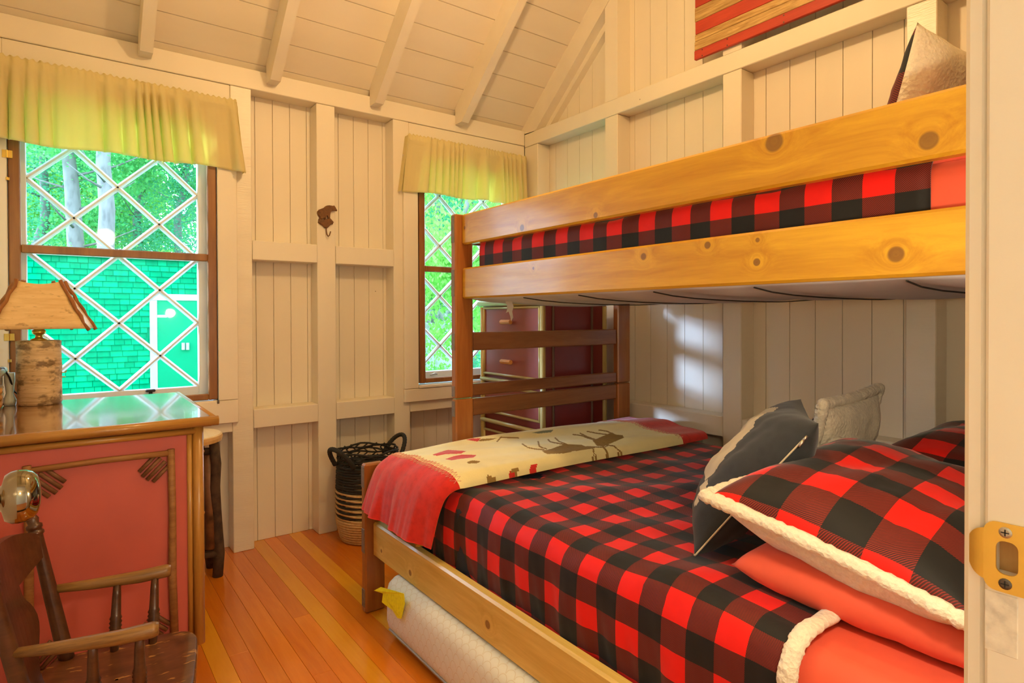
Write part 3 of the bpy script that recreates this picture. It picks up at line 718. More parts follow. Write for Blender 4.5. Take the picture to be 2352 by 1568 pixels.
# ---- pillows
def pillow_mesh(w, h, t, n=30, pin=.05, puff=.55, seed=1, wr=.006, belly=1.0):
    rnd = random.Random(seed); V, UV, F, MI = [], [], [], []; top, bot = {}, {}
    def P(u, v, s):
        x = w/2*u*(1-pin*(1-v*v)); y = h/2*v*(1-pin*(1-u*u))
        b = max(0, (1-abs(u)**3.2)*(1-abs(v)**3.2))**puff
        z = s*t/2*b*(belly if s < 0 else 1)+wr*b*(noise1(u*4+seed, v*3)+noise1(v*5+u*2, seed))*.5
        return (x, y, z)
    for s, d in ((1, top), (-1, bot)):
        for j in range(n+1):
            for i in range(n+1):
                u = math.sin(PI/2*(2*i/n-1)); v = math.sin(PI/2*(2*j/n-1))
                u = .5*u+.5*(2*i/n-1); v = .5*v+.5*(2*j/n-1)
                if s == -1 and (i in (0, n) or j in (0, n)): d[i, j] = top[i, j]; continue
                d[i, j] = len(V); V.append(P(u, v, s)); UV.append((w/2*u, h/2*v))
        for j in range(n):
            for i in range(n):
                q = (d[i, j], d[i+1, j], d[i+1, j+1], d[i, j+1]); F.append(q if s == 1 else q[::-1]); MI.append(0 if s == 1 else 1)
    edge = [top[i, 0] for i in range(n)]+[top[n, j] for j in range(n)]+[top[n-i, n] for i in range(n)]+[top[0, n-j] for j in range(n)]
    return V, F, UV, MI, [V[i] for i in edge]
def axes(o, X, Y, loc):
    X = Vector(X).normalized(); Z = X.cross(Vector(Y)).normalized(); Y = Z.cross(X)
    o.matrix_world = Matrix(((X.x, Y.x, Z.x, loc[0]), (X.y, Y.y, Z.y, loc[1]), (X.z, Y.z, Z.z, loc[2]), (0, 0, 0, 1)))
def pillow(name, lab, w, h, t, mats, loc, X, Y, trim=None, seed=1, cat='pillow', group=None, **k):
    o = thing(name, lab, cat, (0, 0, 0), group); V, F, UV, MI, E = pillow_mesh(w, h, t, seed=seed, **k)
    c = obj('cover', V, F, mats, o, UV, True, MI, local=True)
    if trim:
        pts = []
        for i in range(len(E)):
            a, b = Vector(E[i]), Vector(E[(i+1) % len(E)])
            pts += [a, a.lerp(b, .5)]
        pts = [p*1.0+Vector((p.x, p.y, 0)).normalized()*trim*.5 for p in pts]
        obj('sherpa_trim', *fuzzy_tube(pts, trim, 9, seed, True, .14), M['sherpa'], o, None, True, local=True)
    axes(o, X, Y, loc); return o
pl_pw = plaid('red black plaid pillow', .150, .165, .1, .38, hatch=230); pl_pw2 = plaid('red black plaid far pillow', .155, .165, .3, .1, hatch=230)
pillow('bed_pillow', 'coral pillow lying flat under the plaid pillow on the lower bed', .66, .48, .13, [coral, coral], (1.51, .545, .637), (1, .02, -.01), (0, 1, .05), seed=2, pin=.025, puff=.42)
pillow('bed_pillow', 'large red and black plaid pillow with cream sherpa underside and trim, nearest the door', .66, .50, .19, [pl_pw, M['sherpa']], (1.49, .585, .765), (1, .03, .05), (-.03, 1, .20), trim=.015, seed=3, pin=.05, belly=1.3)
pillow('bed_pillow', 'coral pillow under the far plaid pillow beside the gable wall', .62, .46, .12, [coral, coral], (2.17, .53, .65), (1, 0, 0), (0, 1, .05), seed=4)
pillow('bed_pillow', 'red and black plaid pillow on the far side of the bed by the wall', .64, .48, .18, [pl_pw2, M['sherpa']], (2.17, .55, .765), (1, 0, .02), (0, 1, .12), trim=.016, seed=5)
# throw cushions on the lower bed
grey = plain('charcoal canvas', (.026, .030, .033), .75, .12, 40, .25, 500, spec=.25, sheen=.15); cream = plain('cream print', (.58, .50, .34), .8, .05)
gc = thing('throw_cushion', 'charcoal grey cushion with a cream print and a zip, leaning against the pillows', 'cushion')
V, F, UV, MI, E = pillow_mesh(.435, .435, .17, n=60, seed=6, pin=.06, puff=.6)
mi = []
blob = [(-.055, -.105), (-.085, -.04), (-.075, .03), (-.055, .09), (-.02, .14), (.06, .17), (.15, .12), (.17, 0), (.14, -.12), (.03, -.10)]
for q, k in zip(F, MI):
    x = sum(V[i][0] for i in q)/4; y = sum(V[i][1] for i in q)/4
    hit = k == 1 and (inside(blob, x, y) or math.hypot((x+.105)/1.6, y+.095) < .018 or math.hypot((x+.115)/1.5, y+.135) < .013)
    mi.append(1 if hit else 0)
obj('cover', V, F, [grey, cream], gc, UV, True, mi, local=True)
L = [Vector(p) for p in E if abs(p[0]+.2175) < .03]; L.sort(key=lambda p: p.y)
obj('zip', *tube([p+Vector((-.002, 0, 0)) for p in L[2:-14]], .0022, 6), cream, gc, None, True, local=True)
zp = L[-15]; obj('zip_pull', *join(tube([zp+Vector((-.004, 0, 0)), zp+Vector((-.008, -.012, 0))], .003, 6), tube([zp+Vector((-.008, -.012, 0)), zp+Vector((-.010, -.030, .002))], .0032, 6)), M['steel'], gc, None, True, local=True)
axes(gc, (.84, .54, 0), (.33, -.53, .78), (1.48, .915, .785))
pillow('throw_cushion', 'cream sherpa cushion with rolled trim standing behind the grey cushion', .42, .40, .13, [pl_pw, M['sherpa']], (1.99, .93, .748), (-1, -.06, -.03), (.06, -.22, .97), trim=.017, seed=8, cat='cushion')
# upper bunk cushions
pillow('throw_cushion', 'cream sherpa cushion with a plaid front standing on the upper bunk', .42, .42, .13, [pl_pw, M['sherpa']], (1.80, .60, 1.665), (-1, .12, .06), (-.10, -.25, .97), seed=9, cat='cushion')
pillow('throw_cushion', 'cream sherpa cushion at the right end of the upper bunk against the jamb', .42, .40, .13, [pl_pw, M['sherpa']], (1.86, .47, 1.64), (-1, .05, -.12), (.10, -.30, .95), seed=10, cat='cushion')
pillow('bed_pillow', 'coral pillow on the upper bunk showing between the rails', .60, .36, .15, [coral, coral], (1.785, .455, 1.545), (1, 0, 0), (0, 1, .05), seed=11)
# ================================================================== FOLDED THROW WITH ANIMAL PRINT
def proj(P):
    d = Vector(P)-CLOC; z = d.dot(_f); return 1176+CF*d.dot(CR)/z, CPY-CF*d.dot(CU)/z
def c6(p): return [(960+a*.2891, 960+b*.2891) for a, b in p]
TAN = [c6(p) for p in ([(985, 258), (1060, 245), (1110, 225), (1170, 205), (1300, 212), (1345, 228), (1420, 226), (1400, 240), (1240, 262), (1150, 280), (1030, 285), (1000, 272)],
    [(1385, 175), (1430, 160), (1510, 125), (1540, 113), (1570, 130), (1625, 135), (1637, 155), (1580, 180), (1520, 205), (1470, 228), (1420, 218)],
    [(385, 350), (430, 335), (500, 342), (470, 358), (400, 361)], [(545, 440), (575, 460), (630, 490), (555, 508), (548, 470)], [(745, 400), (800, 396), (800, 440), (770, 450), (740, 430)], [(480, 185), (500, 165), (640, 158), (560, 178)])]
RED = [c6(p) for p in ([(115, 290), (180, 268), (235, 252), (310, 256), (382, 262), (340, 282), (230, 285), (150, 299)], [(215, 326), (275, 305), (340, 290), (430, 291), (466, 292), (440, 313), (330, 324), (270, 334)],
    [(722, 472), (725, 425), (740, 415), (775, 452), (795, 448), (795, 470)], [(858, 452), (890, 420), (893, 368), (952, 360), (947, 390), (932, 420), (900, 448)], [(380, 172), (440, 160), (500, 160), (475, 186)])]
GRN = [c6(p) for p in ([(905, 116), (1000, 98), (1075, 92), (1060, 112), (960, 122)],)]
TL = [c6(p) for p in ([(830, 205), (870, 232), (930, 245), (1000, 250)], [(955, 185), (965, 225), (1020, 245)], [(1035, 170), (1050, 187), (1110, 200), (1170, 210)], [(1090, 157), (1120, 185), (1180, 207)],
    [(1235, 130), (1300, 138), (1350, 158), (1400, 172)], [(1290, 120), (1350, 150), (1405, 168)], [(1345, 105), (1420, 120), (1500, 130)], [(1440, 95), (1500, 103), (1540, 122)],
    [(1390, 238), (1400, 280), (1385, 340)], [(1392, 270), (1418, 300), (1412, 335)], [(1470, 228), (1505, 270), (1490, 318)], [(1490, 245), (1512, 290), (1505, 315)], [(1500, 212), (1560, 222), (1600, 262), (1592, 290)], [(1580, 240), (1615, 275), (1612, 292)], [(1340, 226), (1480, 232), (1510, 215)], [(660, 150), (630, 185)], [(660, 152), (800, 157)])]
def seg_d(p, a, b):
    dx, dy = b[0]-a[0], b[1]-a[1]; t = max(0, min(1, ((p[0]-a[0])*dx+(p[1]-a[1])*dy)/(dx*dx+dy*dy+1e-9)))
    return math.hypot(p[0]-a[0]-dx*t, (p[1]-a[1]-dy*t)*1.3)
TZ = .640
path = [(2.425-(2.425-1.075)*k/250, TZ) for k in range(251)]
R_ = .085
path += [(1.075-R_*math.sin(a), TZ-R_+R_*math.cos(a)) for a in [1.25*k/26 for k in range(1, 27)]]
x_, z_ = path[-1]; a_ = 1.25
for k in range(1, 33): x_ -= .0052*math.cos(a_+.16*min(1, k/16)); z_ -= .0052*math.sin(a_+.16*min(1, k/16)); path.append((x_, z_))
NS = len(path); i_st = 254
V, F, MI, UV = [], [], [], []
NYT = 160; T = .036
for i, (x, z) in enumerate(path):
    a = path[max(0, i-1)]; b = path[min(NS-1, i+1)]; d = Vector((b[0]-a[0], 0, b[1]-a[1])).normalized(); n = Vector((-d.z, 0, d.x))*-1
    if n.z < 0 and i < 250: n = -n
    if i >= 250: n = Vector((d.z, 0, -d.x)); n = n if n.x < 0 or n.z > .5 else -n
    hang = max(0, (i-262)/(NS-262)); fl = max(0, (i-250)/(NS-250))
    y0, y1 = 1.732+.010*math.sin(x*5)+.07*fl, 2.262+.02*fl
    row = []
    for k in range(NYT+1):
        w_ = k/NYT; y = y0+(y1-y0)*w_; e0 = min(1, (y-y0)/.04); e1 = min(1, (y1-y)/.05)
        prof = math.sqrt(max(0, 1-(1-e0)**2))*math.sqrt(max(0, 1-(1-e1)**2))
        hump = .006*noise1(w_*4+x*2, 2)*prof+.012*math.sin(PI*w_)*(1-fl)
        rip = hang**1.3*(.011*noise1(w_*7, 4)+.003*noise1(w_*15, 1))
        thk = T*(1-.55*fl)
        off = -thk*.5+thk*prof+hump+rip
        p = Vector((x, y, z))+n*off
        if hang: p.x -= .030*hang*(w_-.15); p.z += .018*hang*w_
        row.append((p.x, p.y, p.z)); 
    und = []
    for k in range(NYT, -1, -4):
        w_ = k/NYT; y = y0+(y1-y0)*w_; rip = hang**1.3*(.011*noise1(w_*7, 4)+.003*noise1(w_*15, 1))
        thk = T*(1-.55*fl); p = Vector((x, y, z))+n*(-thk*.5+rip-.0005)
        if hang: p.x -= .030*hang*(w_-.15); p.z += .018*hang*w_
        und.append((p.x, p.y, p.z))
    V += row+und
NR = NYT+1+len(range(NYT, -1, -4))
for i in range(NS-1):
    for k in range(NR):
        q = (i*NR+k, i*NR+(k+1) % NR, (i+1)*NR+(k+1) % NR, (i+1)*NR+k); F.append(q)
        c = Vector((0, 0, 0))
        for t in q: c += Vector(V[t])/4
        idx = 0
        if k < NYT:
            if i >= i_st or c.x > 2.235: idx = 1
            else:
                pp = proj(c)
                if any(inside(P, *pp) for P in TAN): idx = 2
                elif any(inside(P, *pp) for P in RED): idx = 1
                elif any(inside(P, *pp) for P in GRN): idx = 3
                else:
                    for Lp in TL:
                        if any(seg_d(pp, a, b) < 1.7 for a, b in zip(Lp, Lp[1:])): idx = 2; break
        else: idx = 4
        MI.append(idx)
F.append(tuple(range(NR))); MI.append(1); F.append(tuple((NS-1)*NR+k for k in range(NR))[::-1]); MI.append(4)
th = thing('throw_blanket', 'folded cream throw with deer print and red border across the foot of the lower bed', 'throw', (1.75, 2.03, .61))
fl_red = plain('red throw fleece', (.66, .030, .022), .85, .10, 40, .35, 220, sheen=.3, spec=.15); fl_cr = plain('cream throw fleece', (.92, .85, .45), .9, .04, 12, .3, 220, sheen=.3, spec=.15)
fl_tn = plain('tan print', (.33, .21, .055), .9, .08, 60); fl_gr = plain('grey green print', (.25, .30, .22), .9); fl_mu = plain('mustard throw lining', (.55, .33, .04), .9, .08, 30, .4, 120)
obj('folded_cloth', V, F, [fl_cr, fl_red, fl_tn, fl_gr, fl_mu], th, None, True, MI)
def stitch(i0, sgn):
    P = []
    for k in range(3, NYT-1, 7):
        for (di, dk) in ((-3, 0), (4, 4)):
            kk = min(NYT-1, k+dk); ii = i0+sgn*di; P.append(Vector(V[ii*NR+kk])+Vector((-.0008, 0, .0016)))
    return tube(P, .0011, 5)
ws_ = plain('pale stitching', (.80, .42, .34), .8)
obj('cross_stitch', *stitch(i_st, 1), ws_, th); obj('cross_stitch', *stitch(i_st, -1), ws_, th)
ifar = min(range(250), key=lambda i: abs(path[i][0]-2.235)); obj('cross_stitch', *stitch(ifar+1, 1), ws_, th); obj('cross_stitch', *stitch(ifar+1, -1), ws_, th)
# mustard under-layer showing below the hem
Vm, Fm = [], []
for j in range(31):
    w_ = j/30; y = 1.87+.33*w_
    for k in range(5): Vm.append((1.008-.004*k-.022*w_*k/4-.003*noise1(w_*9, 2), y, .46-.062*k/4+.03*w_+.006*noise1(w_*9, 3)))
for j in range(30):
    for k in range(4): Fm.append((j*5+k, (j+1)*5+k, (j+1)*5+k+1, j*5+k+1))
mu = obj('inner_fold', Vm, Fm, fl_mu, th, None, True); thick(mu, .012)
# ================================================================== SPARE MATTRESS UNDER THE BED
def scale_mat():
    m, nt, b = new_mat('quilted white knit'); k = NT(nt); v = k.coord((1, 1, 1)); sp = k.n('ShaderNodeSeparateXYZ'); k.l(v, sp.inputs[0])
    yy = k.math('MULTIPLY', sp.outputs[1], 26.0); zz = k.math('MULTIPLY', k.math('ADD', sp.outputs[2], sp.outputs[0]), 34.0)
    row = k.math('FLOOR', zz); fx = k.math('SUBTRACT', k.math('FRACT', k.math('ADD', yy, k.math('MULTIPLY', row, .5))), .5); fz = k.math('FRACT', zz)
    d = k.math('SQRT', k.math('ADD', k.math('POWER', fx, 2.0), k.math('POWER', k.math('MULTIPLY', k.math('SUBTRACT', fz, .1), .6), 2.0)))
    ln = k.math('SUBTRACT', 1.0, k.math('MULTIPLY', k.math('ABSOLUTE', k.math('SUBTRACT', d, .46)), 18.0), True)
    k.l(k.mix(k.math('MULTIPLY', ln, .5), (.84, .85, .70), (.68, .56, .30)), b.inputs['Base Color']); b.inputs['Roughness'].default_value = .8
    k.bump(ln, .25, .002, b); return m
sm = mattress('spare_mattress', .955, 1.86, .42, 2.125, .012, .226, scale_mat(), 'spare white quilted mattress pushed under the lower bed', .055)
tube_p = [(.9585+.0, 2.065-1.6*k/40, .040) for k in range(41)]
obj('piping', *tube([(p[0]-1.4075-.0, p[1]-1.2725, p[2]-.012) for p in tube_p], .004, 6), plain('grey piping', (.35, .34, .30), .7), sm, None, True, local=True)
tg = [on(px, py, 0, .952) for px, py in ((872, 1352), (884, 1345), (930, 1362), (932, 1385), (924, 1420), (915, 1418), (905, 1400), (886, 1380), (888, 1360))]
tv = [(.949-.020*max(0, (p.y-2.0))/.14, p.y, p.z) for p in tg]; n = len(tv)
tgo = obj('law_tag', [(a-1.4075, b-1.2725, c-.012) for a, b, c in tv]+[(a-1.4075-.0012, b-1.2725, c-.012) for a, b, c in tv], [tuple(range(n)), tuple(range(n, 2*n))[::-1]]+[(i, (i+1) % n, n+(i+1) % n, n+i) for i in range(n)], plain('yellow paper tag', (.95, .90, .01), .6, .08, 90), sm, local=True)
tgo['label'] = 'yellow paper tag'
# ================================================================== RED DRESSER
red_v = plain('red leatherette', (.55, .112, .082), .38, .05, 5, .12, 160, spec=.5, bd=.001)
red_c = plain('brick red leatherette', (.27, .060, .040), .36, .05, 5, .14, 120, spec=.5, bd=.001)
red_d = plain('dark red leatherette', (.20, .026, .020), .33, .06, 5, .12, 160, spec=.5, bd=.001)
pole = wood('varnished pole', (.34, .15, .025), (.58, .30, .06), 0, .35, 1.4, coat=.3, rnd=.1); pole_y = wood('varnished pole along y', (.34, .15, .025), (.58, .30, .06), 1, .35, 1.4, coat=.3, rnd=.1); pole_z = wood('varnished pole upright', (.34, .15, .025), (.58, .30, .06), 2, .35, 1.4, coat=.3, rnd=.1)
twig = wood('brown twig', (.22, .085, .022), (.42, .20, .06), 0, .6, 2, rnd=.1)
twig_d = wood('dark twig', (.11, .045, .016), (.24, .10, .035), 0, .6, 2, rnd=.1)
pullm = wood('peeled log pull', (.55, .22, .05), (.72, .36, .10), 1, .35, 2, coat=.3)
dtop = wood('glossy dresser top', (.27, .10, .014), (.38, .16, .030), 1, .05, .9, coat=1.0, bump=.01)
def log_pull(parent, c, axis, length, r=.013, out=(1, 0, 0)):
    """faceted half-log handle standing off a drawer front."""
    c = Vector(c); a = Vector(axis); o = Vector(out)
    h = obj('handle', *tube([c-a*length/2, c-a*length*.46, c+a*length*.46, c+a*length/2], [r*.9, r, r, r*.9], 8), pullm, parent)
    return h
DX_0, DX_1, DY0, DY1, DZT = -.205, .345, 2.155, 2.915, .862
ds = thing('dresser', 'red leatherette dresser with pole trim and glossy wooden top under the window', 'dresser', (.07, 2.53, 0))
box('body', red_v, ds, DX_0, DX_1-.02, DY0, DY1, .165, DZT-.012, c=.004)
box('top', dtop, ds, DX_0, DX_1+.035, DY0-.02, DY1+.02, DZT-.012, .88, c=.004)
obj('top_edge', *tube([(DX_0, DY0-.026, .868), (DX_1+.05, DY0-.026, .868)], .0155, 12), pole, ds, None, True)
obj('top_edge', *tube([(DX_1+.040, DY0-.012, .867), (DX_1+.040, DY1+.02, .867)], .0145, 12), pole_y, ds, None, True)
obj('moulding', *tube([(DX_0, DY0-.008, .838), (DX_1-.010, DY0-.008, .838)], .010, 10), pole, ds, None, True)
obj('corner_pole', *tube([(DX_1-.006, DY0-.004, .852), (DX_1-.006, DY0-.004, .155)], .0165, 12), pole_z, ds, None, True)
obj('corner_pole', *tube([(DX_1-.030, DY0-.002, .85), (DX_1-.030, DY0-.002, .165)], .008, 10), pole_z, ds, None, True)
obj('corner_pole', *tube([(DX_1-.006, DY1-.004, .852), (DX_1-.006, DY1-.004, .155)], .0165, 12), pole_z, ds, None, True)
obj('moulding', *tube([(DX_0, DY0-.006, .168), (DX_1-.025, DY0-.006, .168)], .010, 10), pole, ds, None, True)
# twig frame on the side panel
yt = DY0-.006
xa, xb = on(62, 1080, 1, DY0).x, on(392, 1060, 1, DY0).x; zt_ = on(392, 1030, 1, DY0).z-.012; zb_ = .20
obj('twig_rail', *tube([(xa-.004, yt, zt_-.002), ((xa+xb)/2, yt, zt_+.002), (xb, yt, zt_)], [.0085, .009, .0095], 9), twig, ds, None, True)
obj('twig_rail', *tube([(xa-.004, yt, zb_), (xb, yt, zb_)], .009, 9), twig, ds, None, True)
for xx in (xa, xb):
    obj('twig_stile', *tube([(xx, yt-.002, zt_+.012), (xx+.003, yt-.002, (zt_+zb_)/2+.1), (xx+.001, yt-.002, (zt_+zb_)/2-.1), (xx+.006, yt-.002, zb_-.01)], [.0105, .0105, .012, .0115], 9), twig, ds, None, True)
for cx, cz, sx, sz in ((xb, zt_, -1, -1), (xa, zt_, 1, -1), (xb, zb_, -1, 1), (xa, zb_, 1, 1)):
    for k in range(4):
        t = -.0255+.017*k; mx, mz = cx+sx*(.046+t*.7071)*1.0, cz+sz*(.044-t*.7071); hlen = .036-.32*abs(t)
        obj('twig_brace', *tube([(mx+sx*hlen*.75, yt+.001, mz+sz*hlen*.75), (mx-sx*hlen*.75, yt+.001, mz-sz*hlen*.75)], .0062, 7), twig_d, ds, None, True)
for xx in (DX_0+.03, DX_1-.030):
    for yy in (DY0+.022, DY1-.025):
        obj('leg', *lathe([(.016, 0), (.022, .10), (.026, .165)], (xx, yy, 0), 12), pole_z, ds, None, True)
for k, zc in enumerate((.705, .478, .248)):
    d = box('drawer', red_v, ds, DX_1-.019, DX_1+.004, DY0+.04, DY1-.04, zc-.095 if k < 2 else zc-.07, zc+.105, c=.004)
    h = log_pull(d, (DX_1+.052, 2.53, zc), (0, 1, 0), .13, .014); obj('handle_post', *tube([(DX_1+.003, 2.53, zc), (DX_1+.045, 2.53, zc)], .007, 8), pullm, d)
bk = box('backsplash', dtop, ds, DX_0, DX_0+.022, DY0+.02, DY1-.04, .8805, 1.005, c=.003)
obj('rail_cap', *tube([(DX_0+.018, DY0-.0, 1.008), (DX_0+.018, DY1-.02, 1.008)], .016, 12), pole_y, bk, None, True)
obj('end_post', *lathe([(.018, .881), (.020, .90), (.011, .925), (.016, .97), (.016, 1.0)], (DX_0+.040, DY1-.05, 0), 14), plain('pale end post', (.62, .66, .55), .35), bk, None, True)
for k in range(3): obj('twig_brace', *tube([(DX_0+.028, 2.60, .955-k*.022), (DX_0+.028, 2.68, .965-k*.022)], .008, 8), pole_y, bk, None, True)
# ================================================================== BIRCH LAMP
def bark_mat(name, c0, c1, dk, axis_scale=(6, 6, 60), lim=.58):
    m, nt, b = new_mat(name); k = NT(nt); v = k.coord(axis_scale); v2 = k.coord((8, 8, 14))
    a = k.ramp(k.noise(v, 1.5, 4, .6), [(.32, c0), (.6, c1)]); blot = k.ramp(k.noise(v2, 1.6, 4, .65), [(lim, (0, 0, 0)), (lim+.1, (1, 1, 1))])
    dash = k.ramp(k.noise(k.coord((30, 30, 160)), 1, 2), [(.66, (0, 0, 0)), (.72, (1, 1, 1))])
    col = k.mix(k.math('MULTIPLY', blot, .75), a, dk); col = k.mix(k.math('MULTIPLY', dash, .55), col, dk)
    k.l(col, b.inputs['Base Color']); b.inputs['Roughness'].default_value = .55; k.bump(k.noise(v, 3, 4), .3, .003, b); return m
bark = bark_mat('birch log bark', (.50, .32, .14), (.74, .56, .32), (.10, .055, .02), (6, 6, 60), .50); barks = bark_mat('birch bark panel', (.70, .45, .18), (.84, .60, .28), (.25, .13, .04), (5, 5, 40))
LX, LY = -.078, 2.845
lp = thing('table_lamp', 'birch log lamp with a birch bark shade on the red dresser', 'lamp', (LX, LY, .88))
prof = [(.064, .881), (.067, .89), (.066, .95), (.0675, 1.02), (.066, 1.08), (.068, 1.115), (.062, 1.117)]
Vl, Fl = lathe(prof, (LX, LY, 0), 28); Vl = [(LX+(a-LX)*(1+.02*noise1(math.atan2(b-LY, a-LX)*3, c*9)), LY+(b-LY)*(1+.02*noise1(math.atan2(b-LY, a-LX)*3, c*9)), c) for a, b, c in Vl]
obj('log_base', Vl, Fl, bark, lp, None, True)
obj('socket', *lathe([(.026, 1.117), (.026, 1.121), (.012, 1.126), (.011, 1.137), (.020, 1.142), (.021, 1.152), (.012, 1.16), (.012, 1.20)], (LX, LY, 0), 20), M['brass'], lp, None, True)
obj('bulb', *lathe([(.012, 1.20), (.016, 1.215), (.03, 1.245), (.028, 1.27), (.012, 1.285), (.001, 1.287)], (LX, LY, 0), 16), plain('frosted bulb', (.9, .88, .8), .3), lp, None, True)
bot = [(-.135, -.10), (.145, -.085), (.170, .045), (.10, .11), (-.10, .11), (-.150, .005)]; tp = [(a*.42, b*.42) for a, b in bot]
ZB, ZT = 1.160, 1.334
for i in range(6):
    a, b = bot[i], bot[(i+1) % 6]; c, d = tp[(i+1) % 6], tp[i]; V = []; N = 8
    for j in range(N+1):
        t = j/N
        for k in range(N+1):
            s = k/N; p = (a[0]+(b[0]-a[0])*s, a[1]+(b[1]-a[1])*s); q_ = (d[0]+(c[0]-d[0])*s, d[1]+(c[1]-d[1])*s)
            sag = -.010*4*s*(1-s)*t
            V.append((LX+p[0]+(q_[0]-p[0])*t, LY+p[1]+(q_[1]-p[1])*t, ZB+(ZT-ZB)*t+sag))
    F = [(j*(N+1)+k, j*(N+1)+k+1, (j+1)*(N+1)+k+1, (j+1)*(N+1)+k) for j in range(N) for k in range(N)]
    pn = obj('shade_panel', V, F, barks, lp, None, True); thick(pn, .003)
    P0, P1 = Vector((LX+a[0]*1.02, LY+a[1]*1.02, ZB-.006)), Vector((LX+tp[i][0]*1.05, LY+tp[i][1]*1.05, ZT+.006))
    obj('shade_twig', *tube([P0.lerp(P1, k/7)+Vector((.003*noise1(k*2+i), .003*noise1(k*3+i, 1), 0)) for k in range(8)], [.0065+.0015*noise1(k*1.7+i)*.5 for k in range(8)], 7), wood('shade twig', (.24, .085, .018), (.42, .17, .04), 2, .7, 3), lp, None, True)
obj('switch', *tube([(LX+.067, LY-.012, .995), (LX+.078, LY-.014, .995), (LX+.081, LY-.014, 1.002)], .002, 6), M['brass'], lp); obj('switch', *tube([(LX+.067, LY-.012, .978), (LX+.078, LY-.014, .978)], .002, 6), M['brass'], lp)
cord = [(LX-.05, LY+.045, .90), (LX-.075, LY+.03, .93), (LX-.085, LY-.01, .985), (LX-.10, LY-.04, 1.022), (LX-.115, LY-.10, 1.026), (DX_0-.008, LY-.16, .99), (DX_0-.012, LY-.2, .9)]
obj('cord', *tube(cord, .003, 6), M['black'], lp, None, True)
# ================================================================== CORNER CHEST OF DRAWERS
CX0, CX1, CY0, CY1, CZT = 2.015, 2.478, 2.440, 3.030, 1.285
ch = thing('chest_of_drawers', 'tall red chest of drawers with pale pole trim and log pulls in the corner', 'chest of drawers', (2.25, 2.735, 0))
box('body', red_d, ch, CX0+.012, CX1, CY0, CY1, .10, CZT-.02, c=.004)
box('top', dtop, ch, CX0-.01, CX1+.005, CY0-.01, CY1+.01, CZT-.02, CZT-.003, c=.004)
palep = wood('pale olive pole', (.42, .31, .09), (.66, .54, .20), 1, .3, 1.4, coat=.3, rnd=.1); palez = wood('pale olive pole upright', (.42, .31, .09), (.66, .54, .20), 2, .3, 1.4, coat=.3, rnd=.1)
obj('top_edge', *tube([(CX0-.006, CY0-.012, CZT-.010), (CX0-.006, CY1+.012, CZT-.010)], .017, 10), palep, ch, None, True)
for yy in (CY0+.012, CY1-.012): obj('corner_pole', *tube([(CX0+.002, yy, CZT-.03), (CX0+.002, yy, .06)], .015, 10), palez, ch, None, True)
for z0, z1, hz in ((1.075, 1.245, 1.168), (.868, 1.040, .945), (.645, .790, .72), (.365, .525, .45), (.12, .325, .22)):
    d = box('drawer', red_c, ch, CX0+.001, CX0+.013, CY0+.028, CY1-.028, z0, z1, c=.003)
    for yy in (CY0+.034, CY1-.034): obj('bead', *tube([(CX0-.002, yy, z0-.006), (CX0-.002, yy, z1+.006)], .007, 8), palez, d, None, True)
    for zz in (z0-.004, z1+.004): obj('bead', *tube([(CX0-.002, CY0+.03, zz), (CX0-.002, CY1-.03, zz)], .0075, 8), palep, d, None, True)
    obj('handle', *tube([(CX0-.032, 2.735-.045, hz), (CX0-.032, 2.735+.045, hz)], .013, 8), pullm, d)
    obj('handle_post', *tube([(CX0-.03, 2.735, hz), (CX0+.004, 2.735, hz)], .007, 8), pullm, d)
for zz in (1.058, .829, .585, .345): obj('rail_pole', *tube([(CX0-.004, CY0+.005, zz), (CX0-.004, CY1-.005, zz)], .0125, 10), palep, ch, None, True)
dkp = wood('dark half round pole', (.09, .05, .03), (.18, .10, .06), 2, .4, 1.4)
for xx in (CX0+.062, CX0+.345): obj('side_pole', *tube([(xx, CY0-.002, CZT-.03), (xx, CY0-.002, .08)], .0075, 8), dkp, ch, None, True)
obj('corner_pole', *tube([(CX1-.02, CY0-.002, CZT-.03), (CX1-.02, CY0-.002, .06)], .014, 10), palez, ch, None, True)
for xx in (CX0+.04, CX1-.04):
    for yy in (CY0+.04, CY1-.04): obj('leg', *lathe([(.018, 0), (.022, .101)], (xx, yy, 0), 10), dkp, ch, None, True)
# ================================================================== ROUND LOG TABLE
TX, TY = .408, 3.108
tb = thing('side_table', 'small round table with dark bark log legs between dresser and wall', 'table', (TX, TY, 0))
obj('top', *lathe([(.165, .628), (.182, .633), (.185, .648), (.183, .660), (.176, .664)], (TX, TY, 0), 40), wood('pale slab top', (.60, .34, .10), (.80, .52, .20), 1, .3, .8, coat=.3), tb, None, False)
lg = plain('dark bark', (.075, .042, .022), .8, .3, 30, .6, 60); ins = plain('peeled dark log', (.20, .09, .035), .5, .45, 14)
for ang in (-.60, .62, 2.5, 3.8):
    c, s = math.cos(ang), math.sin(ang); P0 = Vector((TX+.178*c, TY+.135*s, 0)); P1 = Vector((TX+.120*c, TY+.115*s, .63))
    if ang == -.60: P0 = Vector((.566, 3.055, 0)); P1 = Vector((.545, 3.03, .63))
    obj('leg', *tube([P0.lerp(P1, k/6)+Vector((.004*noise1(k+ang), 0, 0)) for k in range(7)], [.023, .024, .0235, .022, .023, .022, .021], 12), lg, tb, None, True)
for z in (.11, .585): obj('stretcher', *tube([(.555, 3.045, z), (TX-.1, 3.06, z+.02)], .016, 10), lg, tb, None, True)
obj('stretcher', *tube([(.525, 3.04, .14), (.528, 3.05, .35), (.52, 3.05, .57)], [.02, .022, .018], 10), ins, tb, None, True)
